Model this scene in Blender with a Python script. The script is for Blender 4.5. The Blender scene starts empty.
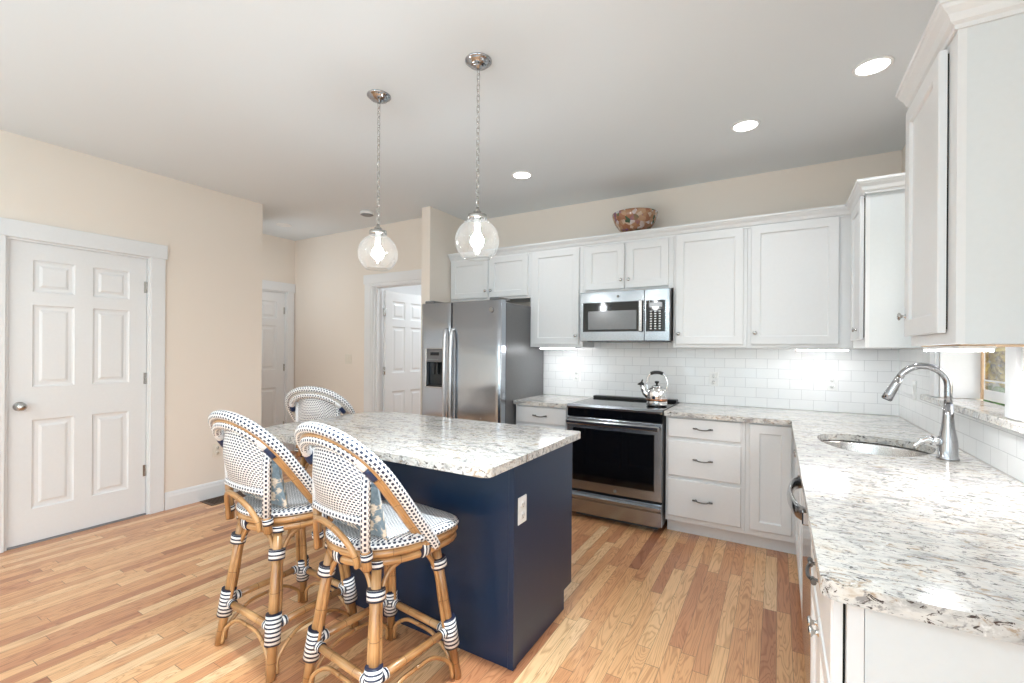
import bpy, math, random
from mathutils import Vector, Matrix
random.seed(7)
S = bpy.context.scene
COL = S.collection
PI = math.pi

# ---------------------------------------------------------------- camera
cd = bpy.data.cameras.new('camera'); cam = bpy.data.objects.new('camera', cd); COL.objects.link(cam)
cd.sensor_width = 36.0; cd.lens = 455.2/1024*36.0
cd.shift_y = (349.4-341.5)/1024
cd.clip_start = .05; cd.clip_end = 200
_yaw, _roll = -.5298, .0070
Fv = Vector((math.sin(_yaw), math.cos(_yaw), 0)); Rv = Vector((math.cos(_yaw), -math.sin(_yaw), 0)); Uv = Vector((0, 0, 1))
R2 = Rv*math.cos(_roll)+Uv*math.sin(_roll); U2 = -Rv*math.sin(_roll)+Uv*math.cos(_roll)
cam.matrix_world = Matrix(((R2.x, U2.x, -Fv.x, 0), (R2.y, U2.y, -Fv.y, 0), (R2.z, U2.z, -Fv.z, 1.366), (0, 0, 0, 1)))
S.camera = cam

# ---------------------------------------------------------------- world, exposure, large lights
W = bpy.data.worlds.new('sky'); S.world = W; W.use_nodes = True
wn = W.node_tree.nodes; wl = W.node_tree.links
bg = wn['Background']; sky = wn.new('ShaderNodeTexSky'); sky.sky_type = 'NISHITA'; sky.sun_disc = False
sky.sun_elevation = math.radians(38); sky.sun_rotation = math.radians(120); sky.air_density = 1.2; sky.dust_density = 2.0
hs = wn.new('ShaderNodeHueSaturation'); hs.inputs['Saturation'].default_value = .45
wl.new(sky.outputs[0], hs.inputs['Color']); wl.new(hs.outputs[0], bg.inputs['Color']); bg.inputs['Strength'].default_value = .42
S.view_settings.view_transform = 'Standard'; S.view_settings.look = 'None'
S.view_settings.exposure = 0.22; S.view_settings.gamma = 1.0; S.view_settings.use_curve_mapping = False
S.cycles.max_bounces = 10; S.cycles.diffuse_bounces = 6; S.cycles.glossy_bounces = 5; S.cycles.transparent_max_bounces = 12
S.cycles.sample_clamp_indirect = 6; S.cycles.caustics_reflective = False; S.cycles.caustics_refractive = False

def area(name, loc, rot, sx, sy, power, color=(1, 1, 1), spread=None, shape='RECTANGLE'):
    l = bpy.data.lights.new(name, 'AREA'); l.shape = shape; l.size = sx
    if shape in ('RECTANGLE', 'ELLIPSE'): l.size_y = sy
    l.energy = power; l.color = color
    if spread: l.spread = spread
    o = bpy.data.objects.new(name, l); COL.objects.link(o); o.location = loc; o.rotation_euler = rot
    return o
# added fill lights out of view, from behind the camera and from the right
area('rear_fill_light', (-.95, -2.66, 1.45), (math.radians(90), 0, 0), 2.4, 2.1, 25, (.61, .86, 1.0))
area('side_fill_light', (.70, -.9, 1.5), (math.radians(90), 0, math.radians(90)), 1.9, 1.5, 30, (.60, .83, 1.0))
# added uplights without fixtures, bounced off the ceiling to brighten the room
for _x, _y, _p in ((-3.5, -1.7, 26), (-1.7, -1.5, 30), (-.4, -1.9, 18)): area('ceiling_bounce_fill', (_x, _y, .9), (math.pi, 0, 0), .5, .5, _p, (.61, .86, 1.0), None, 'DISK')
area('hall_fill_light', (-5.0, 2.78, 2.2), (math.radians(75), 0, 0), .5, .5, 3.0, (.86, .95, 1.0), None, 'DISK')  # added light hidden past the wall end to brighten the hall

area('aisle_fill_light', (-.90, .95, 2.775), (0, 0, 0), .13, .13, 15, (.88, .97, 1), math.radians(70), 'DISK')  # out-of-view light added overhead to brighten the aisle floor
# dimensions
H = 2.79; B = 4.15; RX = .74; LX = -4.43; YR = -2.7
CT = .915

# ---------------------------------------------------------------- material helpers
MATS = {}
def nt(name):
    m = bpy.data.materials.new(name); m.use_nodes = True
    n = m.node_tree.nodes; l = m.node_tree.links
    return m, n, l, n['Principled BSDF']
def setp(b, **k):
    names = {'base': 'Base Color', 'rough': 'Roughness', 'metal': 'Metallic', 'coat': 'Coat Weight', 'coatr': 'Coat Roughness', 'spec': 'Specular IOR Level', 'aniso': 'Anisotropic', 'sheen': 'Sheen Weight'}
    for a, v in k.items():
        if a == 'base': v = (*v, 1)
        b.inputs[names[a]].default_value = v
def math_n(n, l, op, a, b=None, c=None, clamp=False):
    x = n.new('ShaderNodeMath'); x.operation = op; x.use_clamp = clamp
    for i, v in enumerate((a, b, c)):
        if v is None: continue
        if isinstance(v, (int, float)): x.inputs[i].default_value = v
        else: l.new(v, x.inputs[i])
    return x.outputs[0]
def mixc(n, l, fac, a, b, mode='MIX'):
    x = n.new('ShaderNodeMix'); x.data_type = 'RGBA'; x.blend_type = mode
    if isinstance(fac, (int, float)): x.inputs['Factor'].default_value = fac
    else: l.new(fac, x.inputs['Factor'])
    for k, v in (('A', a), ('B', b)):
        s = [i for i in x.inputs if i.name == k and i.type == 'RGBA'][0]
        if isinstance(v, tuple): s.default_value = (*v, 1)
        else: l.new(v, s)
    return [o for o in x.outputs if o.type == 'RGBA'][0]
def ramp(n, l, fac, stops, interp='LINEAR'):
    r = n.new('ShaderNodeValToRGB'); r.color_ramp.interpolation = interp
    e = r.color_ramp.elements
    while len(e) < len(stops): e.new(.5)
    for i, (p, c) in enumerate(stops):
        e[i].position = p; e[i].color = (*c, 1) if len(c) == 3 else c
    l.new(fac, r.inputs[0]); return r.outputs[0]
def noise(n, l, vec, scale, detail=3, rough=.5, dist=0, dim='3D'):
    x = n.new('ShaderNodeTexNoise'); x.noise_dimensions = dim
    x.inputs['Scale'].default_value = scale; x.inputs['Detail'].default_value = detail
    x.inputs['Roughness'].default_value = rough; x.inputs['Distortion'].default_value = dist
    if vec is not None: l.new(vec, x.inputs['Vector'])
    return x.outputs['Fac']
def objco(n, l, scale=(1, 1, 1), rot=(0, 0, 0)):
    t = n.new('ShaderNodeTexCoord'); m = n.new('ShaderNodeMapping')
    m.inputs['Scale'].default_value = scale; m.inputs['Rotation'].default_value = rot
    l.new(t.outputs['Object'], m.inputs['Vector']); return m.outputs[0]
def bump(n, l, b, h, strength=.2, dist=.01):
    x = n.new('ShaderNodeBump'); x.inputs['Strength'].default_value = strength; x.inputs['Distance'].default_value = dist
    l.new(h, x.inputs['Height']); l.new(x.outputs[0], b.inputs['Normal'])
def simple(name, base, rough=.5, metal=0, var=.03, bscale=60, bstr=.0, **k):
    if name in MATS: return MATS[name]
    m, n, l, b = nt(name); setp(b, rough=rough, metal=metal, **k)
    v = objco(n, l); f = noise(n, l, v, bscale, 2)
    d = tuple(max(0, c*(1-var)) for c in base); u = tuple(min(1, c*(1+var)) for c in base)
    l.new(ramp(n, l, f, [(.3, d), (.7, u)]), b.inputs['Base Color'])
    if bstr: bump(n, l, b, f, bstr, .002)
    MATS[name] = m; return m
def emit(name, col, strength):
    m = bpy.data.materials.new(name); m.use_nodes = True; n = m.node_tree.nodes; l = m.node_tree.links
    n.remove(n['Principled BSDF']); e = n.new('ShaderNodeEmission'); e.inputs[0].default_value = (*col, 1); e.inputs[1].default_value = strength
    l.new(e.outputs[0], n['Material Output'].inputs[0]); return m
def metal_brushed(name, base, rough, axis, s=1.0, var=.12, wav=(2.2, 2.2, 2.2)):
    m, n, l, b = nt(name); setp(b, base=base, rough=rough, metal=1)
    sc = [400, 400, 400]; sc[axis] = 3
    v = objco(n, l, tuple(sc)); f = noise(n, l, v, 1.0, 2)
    l.new(math_n(n, l, 'MULTIPLY_ADD', f, var, rough-var/2), b.inputs['Roughness'])
    v2 = objco(n, l, wav); f2 = noise(n, l, v2, 1.4, 1)
    bump(n, l, b, f2, .25*s, .02)
    return m

M = {}
M['wall'] = simple('beige_paint', (.82, .74, .66), .8, bscale=400, bstr=.04, var=.01)
M['ceil'] = simple('ceiling_paint', (.755, .793, .822), .85, bscale=300, bstr=.05, var=.01)
M['white'] = simple('white_trim_paint', (.775, .78, .79), .35, var=.008)
M['cab'] = simple('white_cabinet_lacquer', (.765, .77, .775), .32, var=.008)
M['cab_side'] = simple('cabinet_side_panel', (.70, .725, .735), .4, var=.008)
M['gap'] = simple('dark_gap', (.02, .018, .016), .9)
M['rawwood'] = simple('raw_plywood', (.62, .42, .26), .6, var=.1)
M['navy'] = simple('navy_cabinet_paint', (.008, .026, .066), .34, var=.03)
M['nickel'] = simple('satin_nickel', (.55, .54, .52), .25, 1)
M['chrome'] = simple('polished_chrome', (.86, .86, .87), .06, 1)
M['satin'] = simple('satin_steel_handle', (.62, .63, .65), .3, 1)
M['canopy'] = simple('canopy_steel', (.42, .43, .45), .14, 1)
M['fchrome'] = simple('brushed_faucet_steel', (.44, .44, .45), .15, 1)
M['black'] = simple('black_plastic', (.012, .012, .013), .35)
M['dark'] = simple('dark_grey_case', (.15, .15, .155), .38, .3)
M['bglass'] = simple('black_glass', (.004, .004, .005), .06, var=0)
M['pewter'] = simple('dark_nickel_pull', (.16, .155, .15), .28, 1)
M['plate'] = simple('white_plate_plastic', (.86, .86, .85), .35, var=.005)
M['plate_beige'] = simple('almond_plate_plastic', (.76, .70, .61), .4, var=.005)
M['steel_x'] = metal_brushed('brushed_stainless_horizontal', (.43, .455, .49), .24, 0, .45, .12, (1.2, 1.2, 2.0))
M['steel_m'] = metal_brushed('brushed_stainless_microwave', (.31, .325, .345), .22, 0, .9, .12, (2.5, 2.5, 5.0))
M['steel_z'] = metal_brushed('brushed_stainless_fridge', (.45, .48, .52), .20, 0, 2.6, .12, (.5, .5, 3.2))
M['steel_y'] = metal_brushed('brushed_stainless_dishwasher', (.60, .60, .61), .13, 1, .1, .05)
M['sinksteel'] = metal_brushed('sink_steel', (.62, .60, .58), .26, 2, .5)
M['rubber'] = simple('grey_rubber', (.25, .25, .26), .6)

def mat_floor():
    m, n, l, b = nt('oak_strip_floor')
    t = n.new('ShaderNodeTexCoord'); sp = n.new('ShaderNodeSeparateXYZ'); l.new(t.outputs['Object'], sp.inputs[0])
    w = .062
    xs = math_n(n, l, 'DIVIDE', sp.outputs[0], w); row = math_n(n, l, 'FLOOR', xs); fx = math_n(n, l, 'FRACT', xs)
    wn1 = n.new('ShaderNodeTexWhiteNoise'); wn1.noise_dimensions = '1D'; l.new(row, wn1.inputs['W'])
    ln = math_n(n, l, 'MULTIPLY_ADD', wn1.outputs['Value'], .45, .65)
    off = math_n(n, l, 'MULTIPLY', wn1.outputs['Value'], 37.7)
    ys = math_n(n, l, 'ADD', math_n(n, l, 'DIVIDE', sp.outputs[1], ln), off)
    seg = math_n(n, l, 'FLOOR', ys); fy = math_n(n, l, 'FRACT', ys)
    cx = n.new('ShaderNodeCombineXYZ'); l.new(row, cx.inputs[0]); l.new(seg, cx.inputs[1])
    wn2 = n.new('ShaderNodeTexWhiteNoise'); wn2.noise_dimensions = '2D'; l.new(cx.outputs[0], wn2.inputs['Vector'])
    base = ramp(n, l, wn2.outputs['Value'], [(0, (.40, .160, .075)), (.10, (.58, .265, .130)), (.5, (.72, .380, .182)), (.85, (.82, .50, .255)), (1, (.86, .59, .34))])
    # grain: stretched along Y, shifted per board
    cmb = n.new('ShaderNodeCombineXYZ')
    l.new(math_n(n, l, 'MULTIPLY_ADD', wn2.outputs['Value'], 13, math_n(n, l, 'MULTIPLY', sp.outputs[0], 15)), cmb.inputs[0])
    l.new(math_n(n, l, 'MULTIPLY', sp.outputs[1], 1.5), cmb.inputs[1]); l.new(math_n(n, l, 'MULTIPLY', wn2.outputs['Value'], 50), cmb.inputs[2])
    g = noise(n, l, cmb.outputs[0], .8, 2, .5, .9)
    rings = math_n(n, l, 'FRACT', math_n(n, l, 'MULTIPLY', g, 17))
    rl = ramp(n, l, rings, [(0, (.52, .36, .26)), (.30, (1, 1, 1)), (.80, (1, 1, 1)), (1, (.52, .36, .26))])
    f2 = n.new('ShaderNodeMapping'); f2.inputs['Scale'].default_value = (240, 9, 1); l.new(t.outputs['Object'], f2.inputs[0])
    pores = ramp(n, l, noise(n, l, f2.outputs[0], 1, 2), [(.30, (.78, .78, .78)), (.5, (1, 1, 1))])
    c = mixc(n, l, .58, base, rl, 'MULTIPLY'); c = mixc(n, l, .7, c, pores, 'MULTIPLY')
    # gaps
    ex = math_n(n, l, 'MINIMUM', fx, math_n(n, l, 'SUBTRACT', 1, fx)); gx = math_n(n, l, 'LESS_THAN', ex, .013)
    ey = math_n(n, l, 'MINIMUM', fy, math_n(n, l, 'SUBTRACT', 1, fy)); gy = math_n(n, l, 'LESS_THAN', ey, .0016)
    gap = math_n(n, l, 'MAXIMUM', gx, gy)
    c = mixc(n, l, math_n(n, l, 'MULTIPLY', gap, .75), c, (.10, .055, .03))
    l.new(c, b.inputs['Base Color']); setp(b, rough=.3, coat=.25, coatr=.16)
    bump(n, l, b, math_n(n, l, 'SUBTRACT', 1, gap), .25, .001)
    return m
def mat_granite():
    m, n, l, b = nt('speckled_granite')
    v = objco(n, l, (1, 1, 1), (0, 0, .5)); vs = objco(n, l, (.45, 1.3, 1), (0, 0, 2.3))
    big = noise(n, l, vs, 15, 5, .68, 1.0)
    base = ramp(n, l, big, [(.30, (.24, .235, .235)), (.40, (.50, .49, .475)), (.50, (.68, .66, .63)), (.60, (.73, .69, .635)), (.72, (.54, .43, .32))])
    tan = noise(n, l, vs, 26, 5, .7, 1.6)
    c = mixc(n, l, ramp(n, l, tan, [(.56, (0, 0, 0)), (.64, (.9, .9, .9))]), base, (.38, .28, .19))
    gry = noise(n, l, v, 42, 4, .65, .6)
    c = mixc(n, l, ramp(n, l, gry, [(.57, (0, 0, 0)), (.65, (.85, .85, .85))]), c, (.24, .23, .23))
    wht = noise(n, l, v, 55, 3, .6, .3)
    c = mixc(n, l, ramp(n, l, wht, [(.60, (0, 0, 0)), (.70, (1, 1, 1))]), c, (.76, .75, .73))
    spk = noise(n, l, vs, 80, 4, .7, 1.0)
    c = mixc(n, l, ramp(n, l, spk, [(.585, (0, 0, 0)), (.62, (1, 1, 1))]), c, (.06, .045, .04))
    och = noise(n, l, vs, 14, 3, .6, 1.0)
    c = mixc(n, l, ramp(n, l, och, [(.70, (0, 0, 0)), (.78, (.8, .8, .8))]), c, (.62, .38, .15))
    l.new(c, b.inputs['Base Color']); setp(b, rough=.12, spec=.5); return m
def mat_tile(name, axes):
    m, n, l, b = nt(name)
    t = n.new('ShaderNodeTexCoord'); sp = n.new('ShaderNodeSeparateXYZ'); l.new(t.outputs['Object'], sp.inputs[0])
    cb = n.new('ShaderNodeCombineXYZ'); l.new(sp.outputs[axes[0]], cb.inputs[0])
    l.new(math_n(n, l, 'ADD', sp.outputs[2], -CT-.002), cb.inputs[1])
    br = n.new('ShaderNodeTexBrick'); l.new(cb.outputs[0], br.inputs['Vector'])
    br.offset = .5; br.inputs['Scale'].default_value = 1; br.inputs['Brick Width'].default_value = .1535; br.inputs['Row Height'].default_value = .0775
    br.inputs['Mortar Size'].default_value = .0014; br.inputs['Mortar Smooth'].default_value = .2
    br.inputs['Color1'].default_value = (.86, .865, .87, 1); br.inputs['Color2'].default_value = (.90, .90, .90, 1); br.inputs['Mortar'].default_value = (.60, .60, .61, 1)
    l.new(br.outputs['Color'], b.inputs['Base Color']); setp(b, rough=.1)
    bump(n, l, b, math_n(n, l, 'SUBTRACT', 1, br.outputs['Fac']), .5, .0012)
    return m
def mat_weave(name, cu, cv, dot=(.012, .022, .06), white=(.82, .82, .82), wu=.5, wv=.5):
    m, n, l, b = nt(name)
    t = n.new('ShaderNodeUVMap'); t.uv_map = 'UVMap'; sp = n.new('ShaderNodeSeparateXYZ'); l.new(t.outputs[0], sp.inputs[0])
    vv = math_n(n, l, 'DIVIDE', sp.outputs[1], cv); rv = math_n(n, l, 'FLOOR', vv); fv = math_n(n, l, 'FRACT', vv)
    uu = math_n(n, l, 'MULTIPLY_ADD', rv, .5, math_n(n, l, 'DIVIDE', sp.outputs[0], cu)); fu = math_n(n, l, 'FRACT', uu)
    a = math_n(n, l, 'LESS_THAN', math_n(n, l, 'ABSOLUTE', math_n(n, l, 'SUBTRACT', fu, .5)), wu/2)
    c = math_n(n, l, 'LESS_THAN', math_n(n, l, 'ABSOLUTE', math_n(n, l, 'SUBTRACT', fv, .5)), wv/2)
    f = math_n(n, l, 'MULTIPLY', a, c)
    l.new(mixc(n, l, f, white, dot), b.inputs['Base Color']); setp(b, rough=.42)
    w = math_n(n, l, 'SINE', math_n(n, l, 'MULTIPLY', vv, 2*PI))
    bump(n, l, b, w, .4, .001)
    return m
def mat_stripe(name, period, frac, dark=(.012, .018, .045), white=(.80, .80, .79), axis=0):
    m, n, l, b = nt(name)
    t = n.new('ShaderNodeUVMap'); t.uv_map = 'UVMap'; sp = n.new('ShaderNodeSeparateXYZ'); l.new(t.outputs[0], sp.inputs[0])
    f = math_n(n, l, 'FRACT', math_n(n, l, 'DIVIDE', sp.outputs[axis], period))
    l.new(mixc(n, l, math_n(n, l, 'LESS_THAN', f, frac), white, dark), b.inputs['Base Color']); setp(b, rough=.4)
    bump(n, l, b, math_n(n, l, 'SINE', math_n(n, l, 'MULTIPLY', f, 4*PI)), .35, .001)
    return m
def mat_rattan(name, c0, c1, c2):
    m, n, l, b = nt(name)
    t = n.new('ShaderNodeUVMap'); t.uv_map = 'UVMap'; sp = n.new('ShaderNodeSeparateXYZ'); l.new(t.outputs[0], sp.inputs[0])
    mp = n.new('ShaderNodeMapping'); mp.inputs['Scale'].default_value = (6, 160, 1); l.new(t.outputs[0], mp.inputs[0])
    f = noise(n, l, mp.outputs[0], 1, 3); v = objco(n, l); f3 = noise(n, l, v, 7, 2)
    c = ramp(n, l, math_n(n, l, 'MULTIPLY_ADD', f3, .6, math_n(n, l, 'MULTIPLY', f, .4)), [(.36, c0), (.5, c1), (.66, c2)])
    ph = math_n(n, l, 'FRACT', math_n(n, l, 'DIVIDE', sp.outputs[0], .135))
    ring = math_n(n, l, 'LESS_THAN', ph, .02)
    c = mixc(n, l, math_n(n, l, 'MULTIPLY', ring, .7), c, tuple(x*.35 for x in c0))
    l.new(c, b.inputs['Base Color']); setp(b, rough=.33, coat=.3, coatr=.2)
    return m
M['floor'] = mat_floor(); M['granite'] = mat_granite()
M['tile_b'] = mat_tile('subway_tile_back', (0,)); M['tile_r'] = mat_tile('subway_tile_side', (1,))
M['weave_tube'] = mat_weave('woven_dot_band', .0185, .0150, wu=.56, wv=.60)
M['weave_panel'] = mat_weave('woven_back_panel', .0150, .0125, wu=.66, wv=.56)
M['weave_seat'] = mat_weave('woven_seat', .0130, .0115, wu=.84, wv=.46)
M['wrap_white'] = mat_stripe('white_strand_wrap', .007, .08, (.45, .47, .50), (.80, .81, .83))
M['navy_wrap'] = simple('navy_strand_wrap', (.010, .028, .085), .35, var=.2, bscale=200)
M['stripe'] = mat_stripe('striped_binding', .0165, .42)
M['rattan'] = mat_rattan('golden_rattan', (.27, .125, .045), (.44, .235, .092), (.58, .35, .165))
M['rattan_pale'] = mat_rattan('pale_grey_rattan', (.42, .39, .35), (.50, .47, .43), (.58, .55, .51))
M['glow_bulb'] = emit('bulb_glow', (.93, .97, 1), 130)
M['glow_down'] = emit('downlight_glow', (1, 1, 1), 12)
M['glow_strip'] = emit('strip_glow', (.97, .99, 1), 42)

def mat_globe():
    m, n, l, b = nt('seeded_clear_glass'); out = n['Material Output']; n.remove(b)
    tr = n.new('ShaderNodeBsdfTransparent'); tr.inputs[0].default_value = (.96, .96, .95, 1)
    gl = n.new('ShaderNodeBsdfGlossy'); gl.inputs['Roughness'].default_value = .05
    lw = n.new('ShaderNodeLayerWeight'); lw.inputs[0].default_value = .25
    v = objco(n, l); vo = n.new('ShaderNodeTexVoronoi'); vo.inputs['Scale'].default_value = 42; l.new(v, vo.inputs['Vector'])
    seed = ramp(n, l, vo.outputs['Distance'], [(.10, (.55, .55, .55)), (.2, (0, 0, 0))])
    bp = n.new('ShaderNodeBump'); bp.inputs['Strength'].default_value = .5; bp.inputs['Distance'].default_value = .004
    l.new(noise(n, l, v, 25, 2), bp.inputs['Height']); l.new(bp.outputs[0], gl.inputs['Normal'])
    fac = math_n(n, l, 'ADD', math_n(n, l, 'MULTIPLY_ADD', lw.outputs['Facing'], .70, .03), math_n(n, l, 'MULTIPLY', seed, .10), clamp=True)
    mx = n.new('ShaderNodeMixShader'); l.new(fac, mx.inputs[0]); l.new(tr.outputs[0], mx.inputs[1]); l.new(gl.outputs[0], mx.inputs[2])
    df = n.new('ShaderNodeBsdfTranslucent'); df.inputs[0].default_value = (.95, .93, .9, 1)
    mx2 = n.new('ShaderNodeMixShader'); mx2.inputs[0].default_value = .018; l.new(mx.outputs[0], mx2.inputs[1]); l.new(df.outputs[0], mx2.inputs[2])
    l.new(mx2.outputs[0], out.inputs[0]); return m
def mat_pane():
    m, n, l, b = nt('window_pane_glass'); out = n['Material Output']; n.remove(b)
    tr = n.new('ShaderNodeBsdfTransparent'); gl = n.new('ShaderNodeBsdfGlossy'); gl.inputs['Roughness'].default_value = .01
    lw = n.new('ShaderNodeLayerWeight'); lw.inputs[0].default_value = .2
    mx = n.new('ShaderNodeMixShader'); l.new(math_n(n, l, 'MULTIPLY', lw.outputs['Fresnel'], .6), mx.inputs[0]); l.new(tr.outputs[0], mx.inputs[1]); l.new(gl.outputs[0], mx.inputs[2])
    l.new(mx.outputs[0], out.inputs[0]); return m
M['globe'] = mat_globe(); M['pane'] = mat_pane()
def mat_leaf(name, a, b_, c_):
    m, n, l, b = nt(name); v = objco(n, l)
    l.new(ramp(n, l, noise(n, l, v, 6, 3), [(.35, a), (.5, b_), (.65, c_)]), b.inputs['Base Color']); setp(b, rough=.6)
    return m
M['leaf_green'] = mat_leaf('green_foliage', (.012, .045, .008), (.04, .11, .02), (.10, .20, .04))
M['leaf_gold'] = mat_leaf('autumn_foliage', (.14, .08, .01), (.62, .42, .04), (.95, .75, .20))
M['leaf_brown'] = mat_leaf('russet_foliage', (.10, .05, .03), (.22, .10, .05), (.35, .2, .1))
M['bark'] = simple('tree_bark', (.12, .09, .07), .9, var=.4, bscale=20)
M['lawn'] = mat_leaf('lawn', (.05, .11, .02), (.09, .17, .04), (.15, .2, .07))
def mat_bowl():
    m, n, l, b = nt('painted_mosaic_bowl'); v = objco(n, l)
    vo = n.new('ShaderNodeTexVoronoi'); vo.inputs['Scale'].default_value = 30; l.new(v, vo.inputs['Vector'])
    sp = n.new('ShaderNodeSeparateColor'); l.new(vo.outputs['Color'], sp.inputs[0])
    c = ramp(n, l, sp.outputs[0], [(0, (.30, .13, .07)), (.22, (.42, .25, .15)), (.40, (.55, .42, .32)), (.52, (.05, .09, .05)), (.64, (.66, .64, .66)), (.78, (.22, .10, .15)), (.90, (.36, .19, .10))], 'CONSTANT')
    c = mixc(n, l, ramp(n, l, noise(n, l, v, 9, 2), [(.50, (0, 0, 0)), (.62, (.55, .55, .55))]), c, (.36, .19, .11))
    l.new(c, b.inputs['Base Color']); setp(b, rough=.15); return m
M['bowl'] = mat_bowl(); M['bowl_foot'] = simple('dark_red_glaze', (.09, .02, .02), .2)
def mat_pillow():
    m, n, l, b = nt('blue_floral_linen'); v = objco(n, l)
    f = noise(n, l, v, 15, 3, .6, 1.4); g = noise(n, l, v, 22, 3, .6, .8)
    c = ramp(n, l, f, [(.36, (.10, .155, .20)), (.50, (.20, .28, .34)), (.53, (.62, .56, .47)), (.6, (.74, .68, .58)), (.68, (.42, .37, .30))])
    c = mixc(n, l, ramp(n, l, g, [(.58, (0, 0, 0)), (.64, (.8, .8, .8))]), c, (.12, .19, .25))
    l.new(c, b.inputs['Base Color']); setp(b, rough=.85, sheen=.2); return m
M['pillow'] = mat_pillow()

# ---------------------------------------------------------------- mesh builder
class MB:
    def __init__(s): s.v = []; s.f = []; s.uv = []; s.sm = []; s.mi = []; s.cur = 0
    def face(s, idx, uvs=None, smooth=False):
        s.f.append(tuple(idx)); s.uv.append(uvs); s.sm.append(smooth); s.mi.append(s.cur)
    def box(s, x0, x1, y0, y1, z0, z1, bev=0):
        if bev <= 0 or min(abs(x1-x0), abs(y1-y0), abs(z1-z0)) <= 2.05*bev:
            i = len(s.v)
            s.v += [(x, y, z) for z in (z0, z1) for y in (y0, y1) for x in (x0, x1)]
            for q in ((0, 2, 3, 1), (4, 5, 7, 6), (0, 1, 5, 4), (2, 6, 7, 3), (0, 4, 6, 2), (1, 3, 7, 5)): s.face([i+k for k in q])
            return s
        X = (x0, x1); Y = (y0, y1); Z = (z0, z1); idx = {}
        for a in (0, 1):
            for b in (0, 1):
                for c in (0, 1):
                    sx, sy, sz = (1 if a == 0 else -1), (1 if b == 0 else -1), (1 if c == 0 else -1)
                    for k, p in (('x', (X[a], Y[b]+sy*bev, Z[c]+sz*bev)), ('y', (X[a]+sx*bev, Y[b], Z[c]+sz*bev)), ('z', (X[a]+sx*bev, Y[b]+sy*bev, Z[c]))):
                        idx[(a, b, c, k)] = len(s.v); s.v.append(p)
        for a in (0, 1):
            q = [(a, 0, 0), (a, 1, 0), (a, 1, 1), (a, 0, 1)]; s.face([idx[(*t, 'x')] for t in (q if a else q[::-1])])
            q = [(0, a, 0), (1, a, 0), (1, a, 1), (0, a, 1)]; s.face([idx[(*t, 'y')] for t in (q[::-1] if a else q)])
            q = [(0, 0, a), (1, 0, a), (1, 1, a), (0, 1, a)]; s.face([idx[(*t, 'z')] for t in (q if a else q[::-1])])
        for a in (0, 1):
            for b in (0, 1):
                s.face([idx[(a, b, 0, 'x')], idx[(a, b, 0, 'y')], idx[(a, b, 1, 'y')], idx[(a, b, 1, 'x')]])
                s.face([idx[(a, 0, b, 'x')], idx[(a, 0, b, 'z')], idx[(a, 1, b, 'z')], idx[(a, 1, b, 'x')]])
                s.face([idx[(0, a, b, 'y')], idx[(0, a, b, 'z')], idx[(1, a, b, 'z')], idx[(1, a, b, 'y')]])
                for c in (0, 1): s.face([idx[(a, b, c, 'x')], idx[(a, b, c, 'y')], idx[(a, b, c, 'z')]])
        return s
    def tube(s, pts, r, n=10, closed=False, cap=True, ell=1.0, smooth=True, up=None):
        P = [Vector(p) for p in pts]; N = len(P); rs = r if isinstance(r, (list, tuple)) else [r]*N
        T = []
        for i in range(N):
            a = P[(i-1) % N] if (closed or i > 0) else P[i]; b = P[(i+1) % N] if (closed or i < N-1) else P[i]
            t = (b-a); T.append(t.normalized() if t.length > 1e-9 else Vector((0, 0, 1)))
        ref = Vector(up) if up else (Vector((0, 0, 1)) if abs(T[0].z) < .9 else Vector((1, 0, 0)))
        nrm = (ref-T[0]*ref.dot(T[0])).normalized(); base = len(s.v); u = 0; us = []
        for i in range(N):
            if i: u += (P[i]-P[i-1]).length
            us.append(u)
            if up and i: nrm = (Vector(up)-T[i]*Vector(up).dot(T[i])).normalized()
            elif i: nrm = (nrm-T[i]*nrm.dot(T[i])).normalized()
            bn = T[i].cross(nrm)
            for k in range(n):
                a = 2*PI*k/n; s.v.append(tuple(P[i]+nrm*math.cos(a)*rs[i]+bn*math.sin(a)*rs[i]*ell))
        rr = sum(rs)/N; seg = 2*PI*rr/n
        for i in range(N if closed else N-1):
            j = (i+1) % N; u0 = us[i]; u1 = us[j] if j else us[i]+(P[0]-P[-1]).length
            for k in range(n):
                k2 = (k+1) % n
                s.face([base+i*n+k, base+i*n+k2, base+j*n+k2, base+j*n+k], [(u0, k*seg), (u0, (k+1)*seg), (u1, (k+1)*seg), (u1, k*seg)], smooth)
        if cap and not closed:
            s.face([base+k for k in range(n)][::-1]); s.face([base+(N-1)*n+k for k in range(n)])
        return s
    def lathe(s, prof, c=(0, 0, 0), n=24, axis='z', smooth=True):
        b = len(s.v)
        for (r, z) in prof:
            for k in range(n):
                a = 2*PI*k/n; x, y = r*math.cos(a), r*math.sin(a)
                p = {'z': (x, y, z), 'y': (x, z, y), 'x': (z, x, y)}[axis]
                s.v.append((c[0]+p[0], c[1]+p[1], c[2]+p[2]))
        for i in range(len(prof)-1):
            for k in range(n):
                k2 = (k+1) % n; s.face([b+i*n+k, b+i*n+k2, b+(i+1)*n+k2, b+(i+1)*n+k], None, smooth)
        if prof[0][0] > 1e-6: s.face([b+k for k in range(n)][::-1])
        if prof[-1][0] > 1e-6: s.face([b+(len(prof)-1)*n+k for k in range(n)])
        return s
    def grid(s, fn, nu, nv, lu=1, lv=1, smooth=True, thick=0):
        b = len(s.v)
        for j in range(nv+1):
            for i in range(nu+1): s.v.append(tuple(fn(i/nu, j/nv)))
        for j in range(nv):
            for i in range(nu):
                a = b+j*(nu+1)+i
                s.face([a, a+1, a+nu+2, a+nu+1], [(i/nu*lu, j/nv*lv), ((i+1)/nu*lu, j/nv*lv), ((i+1)/nu*lu, (j+1)/nv*lv), (i/nu*lu, (j+1)/nv*lv)], smooth)
        return s
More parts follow.
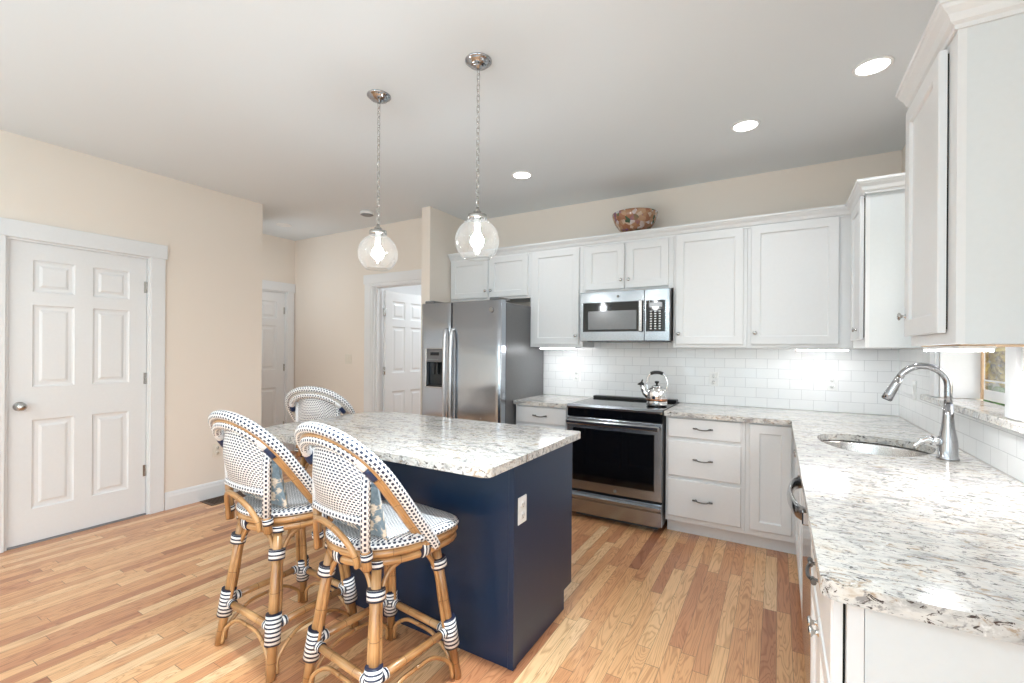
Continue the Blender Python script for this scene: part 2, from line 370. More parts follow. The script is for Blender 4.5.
    def prism(s, poly, z0, z1, smooth=False):
        b = len(s.v); n = len(poly)
        s.v += [(x, y, z0) for x, y in poly]+[(x, y, z1) for x, y in poly]
        s.face([b+i for i in range(n)][::-1]); s.face([b+n+i for i in range(n)])
        for i in range(n): j = (i+1) % n; s.face([b+i, b+j, b+n+j, b+n+i], None, smooth)
        return s
    def profile(s, prof, path, closed=False):
        """sweep 2-D profile (out, z) along horizontal path with mitred corners; path = [(x, y)], out is to the left-hand normal"""
        b = len(s.v); n = len(path); k = len(prof)
        for i, p in enumerate(path):
            p = Vector(p)
            d0 = (p-Vector(path[i-1])).normalized() if i else None; d1 = (Vector(path[i+1])-p).normalized() if i < n-1 else None
            if d0 is None: d0 = d1
            if d1 is None: d1 = d0
            n0 = Vector((-d0.y, d0.x)); n1 = Vector((-d1.y, d1.x)); m = (n0+n1); m = m/(m.dot(n0))
            for (o, z) in prof: q = p+m*o; s.v.append((q.x, q.y, z))
        for i in range(n-1):
            for j in range(k):
                j2 = (j+1) % k; s.face([b+i*k+j, b+i*k+j2, b+(i+1)*k+j2, b+(i+1)*k+j])
        s.face([b+j for j in range(k)][::-1]); s.face([b+(n-1)*k+j for j in range(k)])
        return s
    def build(s, name, mat, parent=None, xf=None, bevel=0):
        me = bpy.data.meshes.new(name)
        vs = [Vector(v) for v in s.v]
        if xf is not None: vs = [xf @ v for v in vs]
        if parent is not None:
            off = world_loc(parent)
            vs = [v-off for v in vs] if parent.get('_w', 1) else vs
        me.from_pydata([tuple(v) for v in vs], [], s.f)
        mats = mat if isinstance(mat, (list, tuple)) else [mat]
        for m_ in mats: me.materials.append(m_)
        me.polygons.foreach_set('use_smooth', s.sm); me.polygons.foreach_set('material_index', s.mi)
        if any(u is not None for u in s.uv):
            lay = me.uv_layers.new(name='UVMap'); k = 0
            for f, u in zip(s.f, s.uv):
                for q in range(len(f)): lay.data[k].uv = u[q] if u else (0, 0); k += 1
        me.validate(); me.update()
        fix_normals(me)
        o = bpy.data.objects.new(name, me); COL.objects.link(o)
        if parent is not None: o.parent = parent
        if bevel:
            md = o.modifiers.new('bevel', 'BEVEL'); md.width = bevel; md.segments = 2; md.limit_method = 'ANGLE'; md.angle_limit = math.radians(40)
        return o
import bmesh
def fix_normals(me):
    bm = bmesh.new(); bm.from_mesh(me); bmesh.ops.recalc_face_normals(bm, faces=bm.faces); bm.to_mesh(me); bm.free()
def world_loc(o):
    l = Vector((0, 0, 0))
    while o is not None: l += o.location; o = o.parent
    return l
def thing(name, label, cat, loc=(0, 0, 0), group=None):
    o = bpy.data.objects.new(name, None); o.empty_display_size = .1; COL.objects.link(o); o.location = loc
    o['label'] = label; o['category'] = cat
    if group: o['group'] = group
    return o
def tag(o, label, cat, group=None):
    o['label'] = label; o['category'] = cat
    if group: o['group'] = group
    return o
def struct(o, label=None, cat=None):
    o['kind'] = 'structure'
    if label: o['label'] = label
    if cat: o['category'] = cat
    return o
def dup(root, loc, rotz, label, group=None):
    r = root.copy(); COL.objects.link(r); r.location = loc; r.rotation_euler = (0, 0, rotz); r['label'] = label
    if group: r['group'] = group
    for ch in list(root.children):
        c = ch.copy(); COL.objects.link(c); c.parent = r
        for g in list(ch.children):
            d = g.copy(); COL.objects.link(d); d.parent = c
    return r
def catmull(P, k=6, closed=False):
    P = [Vector(p) for p in P]; out = []; n = len(P)
    for i in range(n if closed else n-1):
        p0 = P[(i-1) % n] if (closed or i) else P[0]*2-P[1]; p1 = P[i]; p2 = P[(i+1) % n]
        p3 = P[(i+2) % n] if (closed or i < n-2) else P[-1]*2-P[-2]
        for j in range(k):
            t = j/k
            out.append(.5*((2*p1)+(-p0+p2)*t+(2*p0-5*p1+4*p2-p3)*t*t+(-p0+3*p1-3*p2+p3)*t**3))
    if not closed: out.append(P[-1])
    return out
# frame mapping local (u, out, z) to the world: facing 'S' = towards the camera (-Y), 'W' = towards -X, 'E' = +X
def frame(o, facing):
    o = Vector(o)
    ax = {'S': ((1, 0, 0), (0, -1, 0)), 'W': ((0, -1, 0), (-1, 0, 0)), 'E': ((0, 1, 0), (1, 0, 0))}[facing]
    u, w = Vector(ax[0]), Vector(ax[1])
    return Matrix(((u.x, w.x, 0, o.x), (u.y, w.y, 0, o.y), (0, 0, 1, o.z), (0, 0, 0, 1)))
def panel_mb(Wd, Ht, T, rects, steps, edge=.003):
    """slab lying in u 0..Wd, z 0..Ht, out 0..T with moulded panels; steps=[(inset, depth)]"""
    s = MB(); us = sorted({edge, Wd-edge}|{r[0] for r in rects}|{r[1] for r in rects}); zs = sorted({edge, Ht-edge}|{r[2] for r in rects}|{r[3] for r in rects})
    def inr(u, z): return any(r[0] < u < r[1] and r[2] < z < r[3] for r in rects)
    for i in range(len(us)-1):
        for j in range(len(zs)-1):
            if inr((us[i]+us[i+1])/2, (zs[j]+zs[j+1])/2): continue
            b = len(s.v); s.v += [(us[i], T, zs[j]), (us[i+1], T, zs[j]), (us[i+1], T, zs[j+1]), (us[i], T, zs[j+1])]; s.face([b, b+1, b+2, b+3])
    for r in rects:
        prev = None
        for (ins, d) in [(0, 0)]+steps:
            b = len(s.v); s.v += [(r[0]+ins, T-d, r[2]+ins), (r[1]-ins, T-d, r[2]+ins), (r[1]-ins, T-d, r[3]-ins), (r[0]+ins, T-d, r[3]-ins)]
            if prev is not None:
                for k in range(4): s.face([prev+k, prev+(k+1) % 4, b+(k+1) % 4, b+k])
            prev = b
        s.face([prev, prev+1, prev+2, prev+3])
    # chamfered edge, sides, back
    rings = [[(edge, T, edge), (Wd-edge, T, edge), (Wd-edge, T, Ht-edge), (edge, T, Ht-edge)],
             [(0, T-edge, 0), (Wd, T-edge, 0), (Wd, T-edge, Ht), (0, T-edge, Ht)], [(0, 0, 0), (Wd, 0, 0), (Wd, 0, Ht), (0, 0, Ht)]]
    bs = []
    for rg in rings: bs.append(len(s.v)); s.v += rg
    for a, b in ((bs[0], bs[1]), (bs[1], bs[2])):
        for k in range(4): s.face([a+k, a+(k+1) % 4, b+(k+1) % 4, b+k])
    s.face([bs[2]+k for k in range(4)])
    return s
def shaker(Wd, Ht, T=.02, fr=.057):
    return panel_mb(Wd, Ht, T, [(fr, Wd-fr, fr, Ht-fr)], [(.004, .004), (.0045, .010), (.010, .0115)])
def slab(Wd, Ht, T=.02): return panel_mb(Wd, Ht, T, [], [], .004)
def knob(parent, u, z, T, xf):
    s = MB().lathe([(.0, .024+T), (.010, .0235+T), (.0145, .020+T), (.0135, .016+T), (.006, .012+T), (.0055, .004+T), (.009, .001+T), (.009, T+.0002)], (0, 0, 0), 16, 'y')
    s.v = [(x+u, y, zz+z) for x, y, zz in s.v]
    return s.build('knob', M['nickel'], parent, xf)
def pull(parent, u, z, T, xf, L=.11):
    s = MB()
    pts = catmull([(u-L/2+.008, T+.0005, z), (u-L/2+.012, T+.018, z), (u-L/4, T+.026, z-.004), (u, T+.028, z-.006), (u+L/4, T+.026, z-.004), (u+L/2-.012, T+.018, z), (u+L/2-.008, T+.0005, z)], 4)
    s.tube(pts, [.0065]+[.0045]*(len(pts)-2)+[.0065], 8)
    for e in (-1, 1): s.tube([(u+e*(L/2-.02), T+.019, z-.001), (u+e*(L/2+.012), T+.019, z+.002)], [.0055, .0065], 8)
    return s.build('pull_handle', M['pewter'], parent, xf)

# ================================================================ SETTING
def structure_box(name, boxes, mat, label=None, cat=None, bev=0):
    s = MB()
    for b in boxes: s.box(*b, bev=bev)
    return struct(s.build(name, mat), label, cat)
WOY0, WOY1, WOZ1 = 2.366, 3.24, 2.14      # kitchen window opening
SZ = 1.095                                # underside of window sill stone
structure_box('floor', [(-7.2, 1.0, YR-.15, 6.2, -.08, 0)], M['floor'])
structure_box('ceiling', [(-7.2, 1.0, YR-.15, 6.2, H, H+.1)], M['ceil'])
structure_box('wall_left', [(LX-.12, LX, YR, .905, 0, H), (LX-.12, LX, 1.713, 2.645, 0, H), (LX-.12, LX, .905, 1.713, 2.095, H),
                            (-5.4, LX-.12, 2.525, 2.645, 0, H)], M['wall'])
structure_box('wall_closet_behind_door', [(LX-.9, LX-.88, .3, 2.52, 0, H)], M['wall'])
structure_box('wall_hall_left', [(-5.685, -5.565, 2.525, 2.86, 0, H), (-5.685, -5.565, 3.655, 3.765, 0, H), (-5.685, -5.565, 2.86, 3.655, 2.095, H)], M['wall'])
structure_box('wall_hall_back', [(-5.685, -4.092, 3.765, 3.885, 0, H), (-4.092, -3.24, 3.765, 3.885, 2.10, H), (-3.24, -3.125, 3.765, 3.885, 0, H)], M['wall'])
structure_box('wall_partition', [(-3.12, -3.01, 3.505, B, 0, H)], M['wall'])
structure_box('wall_back', [(-3.12, RX, B, B+.12, 0, H)], M['wall'])
WI = RX+.168
structure_box('wall_right', [(RX, WI, YR, -1.9, 0, H), (RX, WI, .1, WOY0, 0, H), (RX, WI, -1.9, .1, 0, .7), (RX, WI, -1.9, .1, 2.3, H),
                             (RX, WI, WOY1, B+.12, 0, H), (RX, WI, WOY0, WOY1, 0, SZ), (RX, WI, WOY0, WOY1, WOZ1, H)], M['wall'])
structure_box('wall_rear', [(LX-.12, -2.2, YR-.12, YR, 0, H), (.3, WI, YR-.12, YR, 0, H), (-2.2, .3, YR-.12, YR, 2.55, H), (-2.2, .3, YR-.12, YR, 0, .35)], M['wall'])
# room seen through the open door behind the hall
structure_box('wall_bedroom', [(-4.75, -4.65, 3.89, 6.0, 0, H), (-2.2, -2.1, B+.13, 6.0, 0, H), (-4.75, -2.1, 5.9, 6.0, 0, H)], M['white'])

# baseboards
def baseboard(name, path):
    prof = [(0, 0), (.016, 0), (.016, .105), (.011, .122), (.011, .128), (.005, .142), (0, .145)]
    return struct(MB().profile(prof, path).build(name, M['white']))
baseboard('baseboard_left', [(LX, 2.63), (LX, 1.822)])
baseboard('baseboard_hall', [(-4.23, 3.765), (-5.56, 3.765)])

# casings (craftsman: legs with a wider head)
def casing(name, xf, w, h, leg=.10, head=.115, over=.012, jambd=.11, right_leg=True, left_leg=True, headlen=None):
    s = MB()
    if left_leg: s.box(-leg, 0, 0, .018, 0, h, .002)
    if right_leg: s.box(w, w+leg, 0, .018, 0, h, .002)
    s.box(-leg-over if left_leg else 0, (w+leg+over) if right_leg else w, 0, .024, h, h+head, .002)
    # jamb lining with stop
    s.box(0, .015, -jambd, 0, 0, h); s.box(w-.015, w, -jambd, 0, 0, h); s.box(.015, w-.015, -jambd, 0, h-.015, h)
    o = struct(s.build(name, M['white'], None, xf)); return o
SIX = lambda Wd, Ht: [(a*Wd, b*Wd, c*Ht, d*Ht) for (c, d) in ((.110, .408), (.518, .793), (.836, .943)) for (a, b) in ((.150, .435), (.565, .855))]
STEPS = [(.006, .007), (.016, .010), (.034, .010), (.050, .003)]
def sixpanel(name, xf, Wd, Ht, T=.035, knob_u=None, hinge_u=None, label=None, z0=.012):
    rects = SIX(Wd, Ht)
    d = panel_mb(Wd, Ht, T, rects, STEPS, .002)
    d.v = [(x, y, z+z0) for x, y, z in d.v]
    o = struct(d.build(name, M['white'], None, xf), label, None)
    if knob_u is not None:
        k = MB().lathe([(.0, .062+T), (.018, .060+T), (.027, .050+T), (.028, .043+T), (.020, .034+T), (.011, .028+T), (.010, .010+T), (.030, .007+T), (.032, .0005+T)], (0, 0, 0), 24, 'y')
        k.v = [(x+knob_u, y, z+.955) for x, y, z in k.v]
        k.build('door_knob', M['nickel'], o, xf)
    if hinge_u is not None:
        for hz in (.36, 1.11, 1.85):
            h = MB(); h.tube([(hinge_u+.004, T+.006, hz-.045), (hinge_u+.004, T+.006, hz+.045)], .0065, 8)
            h.box(hinge_u-.022, hinge_u-.003, T-.001, T+.002, hz-.045, hz+.045)
            h.build('hinge', M['nickel'], o, xf)
    return o
# left wall door: opening y .92..1.70 ; face towards +X
xf = frame((LX, .905, 0), 'E'); casing('trim_1', xf, .808, 2.095)
sixpanel('door_1', frame((LX-.052, .923, 0), 'E'), .772, 2.068, .035, knob_u=.055, hinge_u=.776)
structure_box('trim_4', [(LX-.115, LX-.004, .921, 1.697, 0, .011)], M['rubber'])
# hall door on far left wall
xf = frame((-5.565, 2.86, 0), 'E'); casing('trim_2', xf, .795, 2.095, leg=.095, over=.010)
sixpanel('door_2', frame((-5.565-.052, 2.877, 0), 'E'), .762, 2.066, .035, hinge_u=.765)
# doorway in hall back wall with the door swung away
s = MB(); s.box(-4.215, -4.112, 3.747, 3.765, 0, 2.12, .002); s.box(-4.112, -4.085, 3.752, 3.765, 0, 2.09, .002)
s.box(-4.228, -3.122, 3.741, 3.765, 2.12, 2.225, .002); s.box(-4.11, -3.16, 3.752, 3.765, 2.092, 2.12)
s.box(-4.0915, -4.072, 3.765, 3.885, 0, 2.098); s.box(-4.072, -4.059, 3.80, 3.84, 0, 2.08); s.box(-4.072, -3.24, 3.765, 3.885, 2.082, 2.0985)
s.box(-3.16, -3.125, 3.747, 3.765, 0, 2.12, .002)
struct(s.build('trim_3', M['white']))
d3 = sixpanel('door_3', frame((-4.066, 3.905, 0), 'E'), .76, 2.045, .035)
for hz in (.33, 1.10, 1.80):
    h = MB().box(-4.058, -4.034, 3.888, 3.904, hz-.045, hz+.045, .002); h.tube([(-4.028, 3.897, hz-.045), (-4.028, 3.897, hz+.045)], .006, 8)
    h.build('hinge', M['nickel'], d3)

# kitchen window
win = MB()
win.box(RX-.02, RX-.001, WOY0-.095, WOY0, SZ+.034, WOZ1, .002); win.box(RX-.02, RX-.001, WOY1, WOY1+.095, SZ+.034, WOZ1, .002)
win.box(RX-.022, RX-.001, WOY0-.1, WOY1+.1, WOZ1, WOZ1+.1, .002)
win = struct(win.build('window_1', M['white']))
j = MB(); j.box(RX, WI, WOY1-.012, WOY1, SZ+.034, WOZ1); j.box(RX, WI, WOY0, WOY0+.012, SZ+.034, WOZ1); j.box(RX, WI, WOY0, WOY1, WOZ1-.012, WOZ1)
j.build('jamb_lining', M['white'], win)
f = MB()
for (z0, z1, x) in ((SZ+.034, 1.62, WI-.003), (1.61, WOZ1-.012, WI+.004)):
    f.box(x-.003, x+.003, WOY0+.012, WOY0+.055, z0, z1); f.box(x-.003, x+.003, WOY1-.018, WOY1-.012, z0, z1)
    f.box(x-.003, x+.003, WOY0+.055, WOY1-.018, z0, z0+.05); f.box(x-.003, x+.003, WOY0+.055, WOY1-.018, z1-.035, z1)
f.box(WI-.006, WI-.0, WOY0+.05, WOY1-.018, 1.222, 1.230)
f.build('window_frame', M['white'], win)
g = MB().box(WI-.0035, WI-.0022, WOY0+.05, WOY1-.019, SZ+.08, 1.60); g.box(WI+.0032, WI+.0045, WOY0+.05, WOY1-.03, 1.62, WOZ1-.03)
g.build('pane', M['pane'], win)
b_ = MB().box(WI-.014, WI-.0065, WOY1-.03, WOY1-.0125, SZ+.034, 1.6); b_.build('wood_stop', M['rawwood'], win)
# unseen glazing added behind the camera to let light in
def glazing(n_, xs, z0, z1, horiz, fixed):
    s = MB()
    a0, a1 = xs[0], xs[-1]
    bx = (lambda p0, p1, q0, q1, t=.04: s.box(p0, p1, fixed-t/2, fixed+t/2, q0, q1)) if horiz else (lambda p0, p1, q0, q1, t=.04: s.box(fixed-t/2, fixed+t/2, p0, p1, q0, q1))
    bx(a0, a1, z0, z0+.06); bx(a0, a1, z1-.06, z1)
    for x in xs: bx(max(a0, x-.035), min(a1, x+.035), z0+.06, z1-.06)
    w = struct(s.build(n_, M['white']))
    g = MB()
    for x0, x1 in zip(xs[:-1], xs[1:]):
        if horiz: g.box(x0+.035, x1-.035, fixed-.002, fixed+.002, z0+.06, z1-.06)
        else: g.box(fixed-.002, fixed+.002, x0+.035, x1-.035, z0+.06, z1-.06)
    g.build('pane', M['pane'], w)
glazing('unseen_window_2', [-2.2, -1.37, -.53, .3], .35, 2.55, True, YR-.06)
glazing('unseen_window_3', [-1.9, -.9, .1], .7, 2.3, False, RX+.10)

# stone window sill
s = MB().box(RX-.042, RX, WOY0-.19, WOY1+.19, SZ, SZ+.032, .004)
s.box(RX, WI-.031, WOY0+.0005, WOY1-.0005, SZ+.0005, SZ+.032)
tag(s.build('window_sill_slab', M['granite']), 'speckled stone ledge under the kitchen window', 'window sill')

# tile backsplash
s = MB().box(-2.08, RX-.0005, B-.008, B-.0005, CT+.001, 1.50)
tag(s.build('tile_backsplash', M['tile_b']), 'white subway tile backsplash behind the range and kettle', 'backsplash')
s = MB().box(RX-.008, RX-.0005, WOY1+.097, B-.009, SZ, 1.389); s.box(RX-.008, RX-.0005, 1.05, B-.009, CT+.001, SZ-.0005)
s.box(RX-.008, RX-.0005, 1.05, WOY0-.097, SZ+.033, 1.389); s.box(RX-.008, RX-.0005, 1.05, WOY0-.191, SZ, SZ+.0325)
tag(s.build('tile_backsplash', M['tile_r']), 'white subway tile backsplash beneath the window ledge behind the faucet', 'backsplash')

# outlets & switches
def outlet(name, xf, label, mat='plate', kind='outlet', w=.072, h=.117, toggles=1, cat=None, group=None):
    s = panel_mb(w, h, .005, [], [], .002); s.v = [(x-w/2, y, z-h/2) for x, y, z in s.v]
    t = tag(s.build(name, M[mat], None, xf), label, cat or kind, group)
    if kind == 'outlet':
        for dz in (-.024, .024):
            r = MB().lathe([(.017, .0052), (.017, .0068), (.0, .0068)], (0, 0, dz), 20, 'y'); r.build('receptacle', M[mat], t, xf)
            q = MB(); q.box(-.008, -.006, .0069, .0073, dz-.003, dz+.006); q.box(.006, .008, .0069, .0073, dz-.003, dz+.006)
            q.lathe([(.0025, .0069), (.0025, .0073), (0, .0073)], (0, 0, dz-.009), 8, 'y'); q.build('slots', M['pewter'], t, xf)
    else:
        for i in range(toggles):
            cx = (i-(toggles-1)/2)*.046
            r = MB().box(cx-.016, cx+.016, .0052, .0072, -.033, .033, .001); r.box(cx-.012, cx+.012, .0072, .010, .002, .028, .001)
            r.build('rocker', M[mat], t, xf)
    return t
outlet('wall_outlet', frame((-1.694, B-.0085, 1.12), 'S'), 'white outlet on backsplash tile left of the range')
outlet('wall_outlet', frame((-.466, B-.0085, 1.13), 'S'), 'white outlet on backsplash tile just right of the kettle')
outlet('wall_outlet', frame((.346, B-.0085, 1.132), 'S'), 'white outlet on backsplash tile at the corner near the sink')
outlet('wall_switch', frame((RX-.0085, 3.70, 1.13), 'W'), 'white plate on the side wall tile behind the faucet arc', kind='switch')
outlet('wall_outlet', frame((LX+.0005, 2.234, .425), 'E'), 'almond outlet low on the beige wall behind the left stool', 'plate_beige')
outlet('wall_switch', frame((-4.505, 3.7645, 1.235), 'S'), 'almond double switch on the hall wall left of the doorway', 'plate_beige', 'switch', .116, .117, 2)

# floor register
s = MB(); x0, x1, y0, y1 = -4.405, -4.20, 2.08, 2.43
for b in ((x0, x1, y0, y0+.022), (x0, x1, y1-.022, y1), (x0, x0+.022, y0+.022, y1-.022), (x1-.022, x1, y0+.022, y1-.022)): s.box(*b, .0005, .005)
for k in range(17): yy = y0+.03+k*.0178; s.box(x0+.022, x1-.022, yy, yy+.006, .0005, .004)
M['bronze'] = simple('bronze_register', (.14, .085, .055), .45, .6)
t = tag(s.build('floor_register', M['bronze']), 'brown metal floor vent beside the left wall baseboard', 'vent')
MB().box(x0+.022, x1-.022, y0+.022, y1-.022, .0003, .001).build('duct_opening', M['gap'], t)

# ================================================================ CABINETS
UG = 'white upper cabinets on the back wall'
def carcass_s(x0, x1, y0, y1, z0, z1): return MB().box(x0, x1, y0, y1, z0, z1, .0015)
FY = 3.835   # face frame plane of the back uppers
def upper(label, x0, x1, z0, z1, doors, knobs, face=FY, yb=B-.001, name='wall_cabinet', wood=False):
    t = thing(name, label, 'cabinet', (x0, yb, z0))
    carcass_s(x0+.0007, x1-.0007, face, (B-.0095 if z0 < 1.5 else yb), z0, z1).build('body', M['cab'], t)
    for (a, b, c, d), kb in zip(doors, knobs):
        xf = frame((a, face-.0005, c), 'S'); dr = shaker(b-a, d-c).build('door', M['cab'], t, xf)
        knob(dr, kb[0]-a, kb[1]-c, .02, xf)
    return t
ZT = 2.30
upper('white two-door cabinet above the stainless refrigerator', -3.005, -2.045, 1.86, ZT, [(-2.99, -2.525, 1.883, 2.283), (-2.505, -2.068, 1.883, 2.283)], [(-2.545, 1.952), (-2.482, 1.952)])
upper('tall narrow white wall cabinet between refrigerator and microwave', -2.045, -1.513, 1.39, ZT, [(-2.015, -1.545, 1.417, 2.283)], [(-1.572, 1.495)])
upper('short white two-door cabinet directly above the microwave', -1.513, -.737, 1.872, ZT, [(-1.485, -1.137, 1.892, 2.275), (-1.119, -.775, 1.892, 2.275)], [(-1.162, 1.965), (-1.094, 1.963)])
upper('white wall cabinet with a single door immediately right of the microwave', -.737, -.205, 1.39, ZT, [(-.716, -.230, 1.417, 2.288)], [(-.690, 1.50)])
upper('white wall cabinet in the back corner, wider single door', -.205, .434, 1.39, ZT, [(-.179, .354, 1.417, 2.292)], [(-.152, 1.50)])
RF = .435
def upper_r(label, y0, y1, door, kb, side_inset):
    t = thing('wall_cabinet', label, 'cabinet', (RX, y0, 1.39))
    MB().box(RF, RX-.009, y0+.018, y1, 1.39, ZT, .0015).build('body', M['cab'], t)
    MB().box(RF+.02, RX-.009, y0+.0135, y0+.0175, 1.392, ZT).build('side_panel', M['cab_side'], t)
    MB().box(RF, RF+.0198, y0+.0125, y0+.0178, 1.39, ZT).build('face_frame', M['cab'], t)
    xf = frame((RF-.005, door[1], door[2]), 'W'); dr = shaker(door[1]-door[0], door[3]-door[2]).build('door', M['cab'], t, xf)
    MB().box(RF-.0045, RF-.0005, door[0]+.006, door[1]-.006, door[2]+.01, door[3]-.01).build('door_gap', M['gap'], t)
    knob(dr, door[1]-kb[0], kb[1]-door[2], .02, xf)
    return t
upper_r('white side-wall cabinet in the far corner by the window', 3.322, FY-.003, (3.36, 3.73, 1.44, 2.285), (3.46, 1.50), 0)
tn = upper_r('large white side-wall cabinet nearest the camera, at top right', 1.745, 2.262, (1.825, 2.24, 1.425, 2.27), (2.22, 1.50), 0)
MB().box(RF+.02, RX-.012, 1.79, 2.22, 1.3865, 1.3895).build('underside', M['rawwood'], tn)
# crown mouldings
CP = [(0, 2.285), (.006, 2.285), (.008, 2.297), (.018, 2.303), (.026, 2.322), (.040, 2.336), (.044, 2.345), (.050, 2.347), (.050, 2.362), (0, 2.362)]
CPr = [(-o, z) for o, z in CP]
s = MB().profile(CPr, [(-3.007, FY-.0205+.02), (RF-.001, FY-.0205+.02), (RF-.001, 3.322), (RX-.002, 3.322)])
s.prism([(-3.007, FY+.0015), (RF+.001, FY+.0015), (RF+.001, 3.325), (RX-.003, 3.325), (RX-.003, B-.002), (-3.007, B-.002)], 2.3015, 2.345)
tag(s.build('crown_moulding', M['cab']), 'white crown moulding along the tops of the back wall cabinets', 'moulding')
s = MB().profile(CPr, [(RX-.002, 2.2405), (RF-.001, 2.2405), (RF-.001, 1.7445), (RX-.002, 1.7445)][::1] and [(RF-.001, 2.262), (RF-.001, 1.7575), (RX-.002, 1.7575)])
s.prism([(RF+.001, 1.757), (RX-.003, 1.757), (RX-.003, 2.261), (RF+.001, 2.261)], 2.3015, 2.345)
tag(s.build('crown_moulding', M['cab']), 'white crown moulding on the nearest cabinet at top right', 'moulding')

# base cabinets on the back wall
BF = 3.54; DT = CT-.0355
def base_body(x0, x1, y0=BF, y1=B-.002, z1=DT):
    s = MB().box(x0, x1, y0, y1, .10, z1, .0015); s.box(x0, x1, y0+.07, y1, .0, .099); return s
# left of range
t = thing('base_cabinet', 'white base cabinet between refrigerator and range', 'cabinet', (-2.03, B, 0))
base_body(-2.028, -1.515).build('body', M['cab'], t)
xf = frame((-2.012, BF-.0005, .725), 'S'); d = slab(.48, .142).build('drawer', M['cab'], t, xf); pull(d, .24, .070, .02, xf)
xf = frame((-2.012, BF-.0005, .14), 'S'); d = shaker(.48, .565).build('door', M['cab'], t, xf); knob(d, .45, .50, .02, xf)
# right of range: drawers
t = thing('base_cabinet', 'white three-drawer base cabinet right of the range', 'cabinet', (-.73, B, 0))
base_body(-.727, -.195).build('body', M['cab'], t)
for (z0, z1) in ((.728, .868), (.442, .702), (.142, .416)):
    xf = frame((-.708, BF-.0005, z0), 'S'); d = slab(.488, z1-z0).build('drawer', M['cab'], t, xf); pull(d, .244, (z1-z0)*.5+.004, .02, xf)
t = thing('base_cabinet', 'white base cabinet with one door in the back corner', 'cabinet', (-.195, B, 0))
base_body(-.194, .118).build('body', M['cab'], t)
xf = frame((-.166, BF-.0005, .145), 'S'); d = shaker(.246, .720).build('door', M['cab'], t, xf)
# right run: face at x = .12, towards -X
RFc = .12
def base_r(t, y0, y1):
    s = MB().box(RFc, RX-.01, y0, y1, .10, .70, .0015); s.box(RFc, RFc+.03, y0, y1, .70, DT, .001); s.box(RFc+.03, RX-.01, y0, y0+.015, .70, DT); s.box(RFc+.03, RX-.01, y1-.015, y1, .70, DT)
    s.box(RFc+.07, RX-.01, y0, y1, 0, .099); return s.build('body', M['cab'], t)
t = thing('sink_base_cabinet', 'white sink base cabinet between the corner and the dishwasher', 'cabinet', (RX, 2.41, 0))
s = MB().box(RFc, RX-.01, 2.405, B-.003, .10, .66, .0015); s.box(RFc, RFc+.02, 2.405, BF-.001, .66, DT); s.box(RFc+.07, RX-.01, 2.405, B-.003, 0, .099); s.build('body', M['cab'], t)
for (a, b, ky) in ((2.43, 2.94, 2.91), (2.96, 3.47, 2.99)):
    xf = frame((RFc-.0005, b, .145), 'W'); d = shaker(b-a, .715).build('door', M['cab'], t, xf); knob(d, b-ky, .66, .02, xf)
t = thing('base_cabinet', 'white base cabinet with drawer and two doors beneath the counter end nearest the camera', 'cabinet', (RX, 1.12, 0))
MB().box(RFc, RX-.01, 1.118, 1.795, .10, DT, .0015).box(RFc+.07, RX-.01, 1.118, 1.795, 0, .099).build('body', M['cab'], t)
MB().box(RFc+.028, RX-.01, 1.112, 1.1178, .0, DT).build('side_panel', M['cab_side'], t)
MB().box(RFc, RFc+.0265, 1.1105, 1.1178, .10, DT).build('face_frame', M['cab'], t)
xf = frame((RFc-.005, 1.775, .69), 'W'); d = slab(.645, .172).build('drawer', M['cab'], t, xf); pull(d, .39, .118, .02, xf, .12)
MB().box(RFc-.0047, RFc-.0003, 1.14, 1.77, .15, .86).build('door_gap', M['gap'], t)
for (a, b, ky) in ((1.13, 1.450, 1.428), (1.455, 1.775, 1.478)):
    xf = frame((RFc-.005, b, .145), 'W'); d = shaker(b-a, .520).build('door', M['cab'], t, xf); knob(d, b-ky, .488, .02, xf)

# dishwasher
t = thing('dishwasher', 'stainless dishwasher with a bowed bar handle in the right-hand counter run', 'dishwasher', (RX, 1.8, 0))
MB().box(RFc+.005, RX-.02, 1.80, 2.40, .10, .87).box(RFc+.08, RX-.02, 1.81, 2.39, .0, .10).build('tub', M['dark'], t)
MB().box(RFc-.022, RFc+.004, 1.802, 2.398, .115, .868, .003).build('door', M['steel_y'], t)
s = MB()
hp = catmull([(RFc-.030, 1.86, .80), (RFc-.062, 1.93, .80), (RFc-.078, 2.10, .80), (RFc-.062, 2.27, .80), (RFc-.030, 2.34, .80)], 6)
s.tube(hp, .026, 12, up=(0, 0, 1), ell=.42)
s.box(RFc-.048, RFc-.0225, 1.835, 1.873, .775, .822, .004); s.box(RFc-.048, RFc-.0225, 2.327, 2.365, .775, .822, .004)
s.build('bar_handle', M['fchrome'], t)

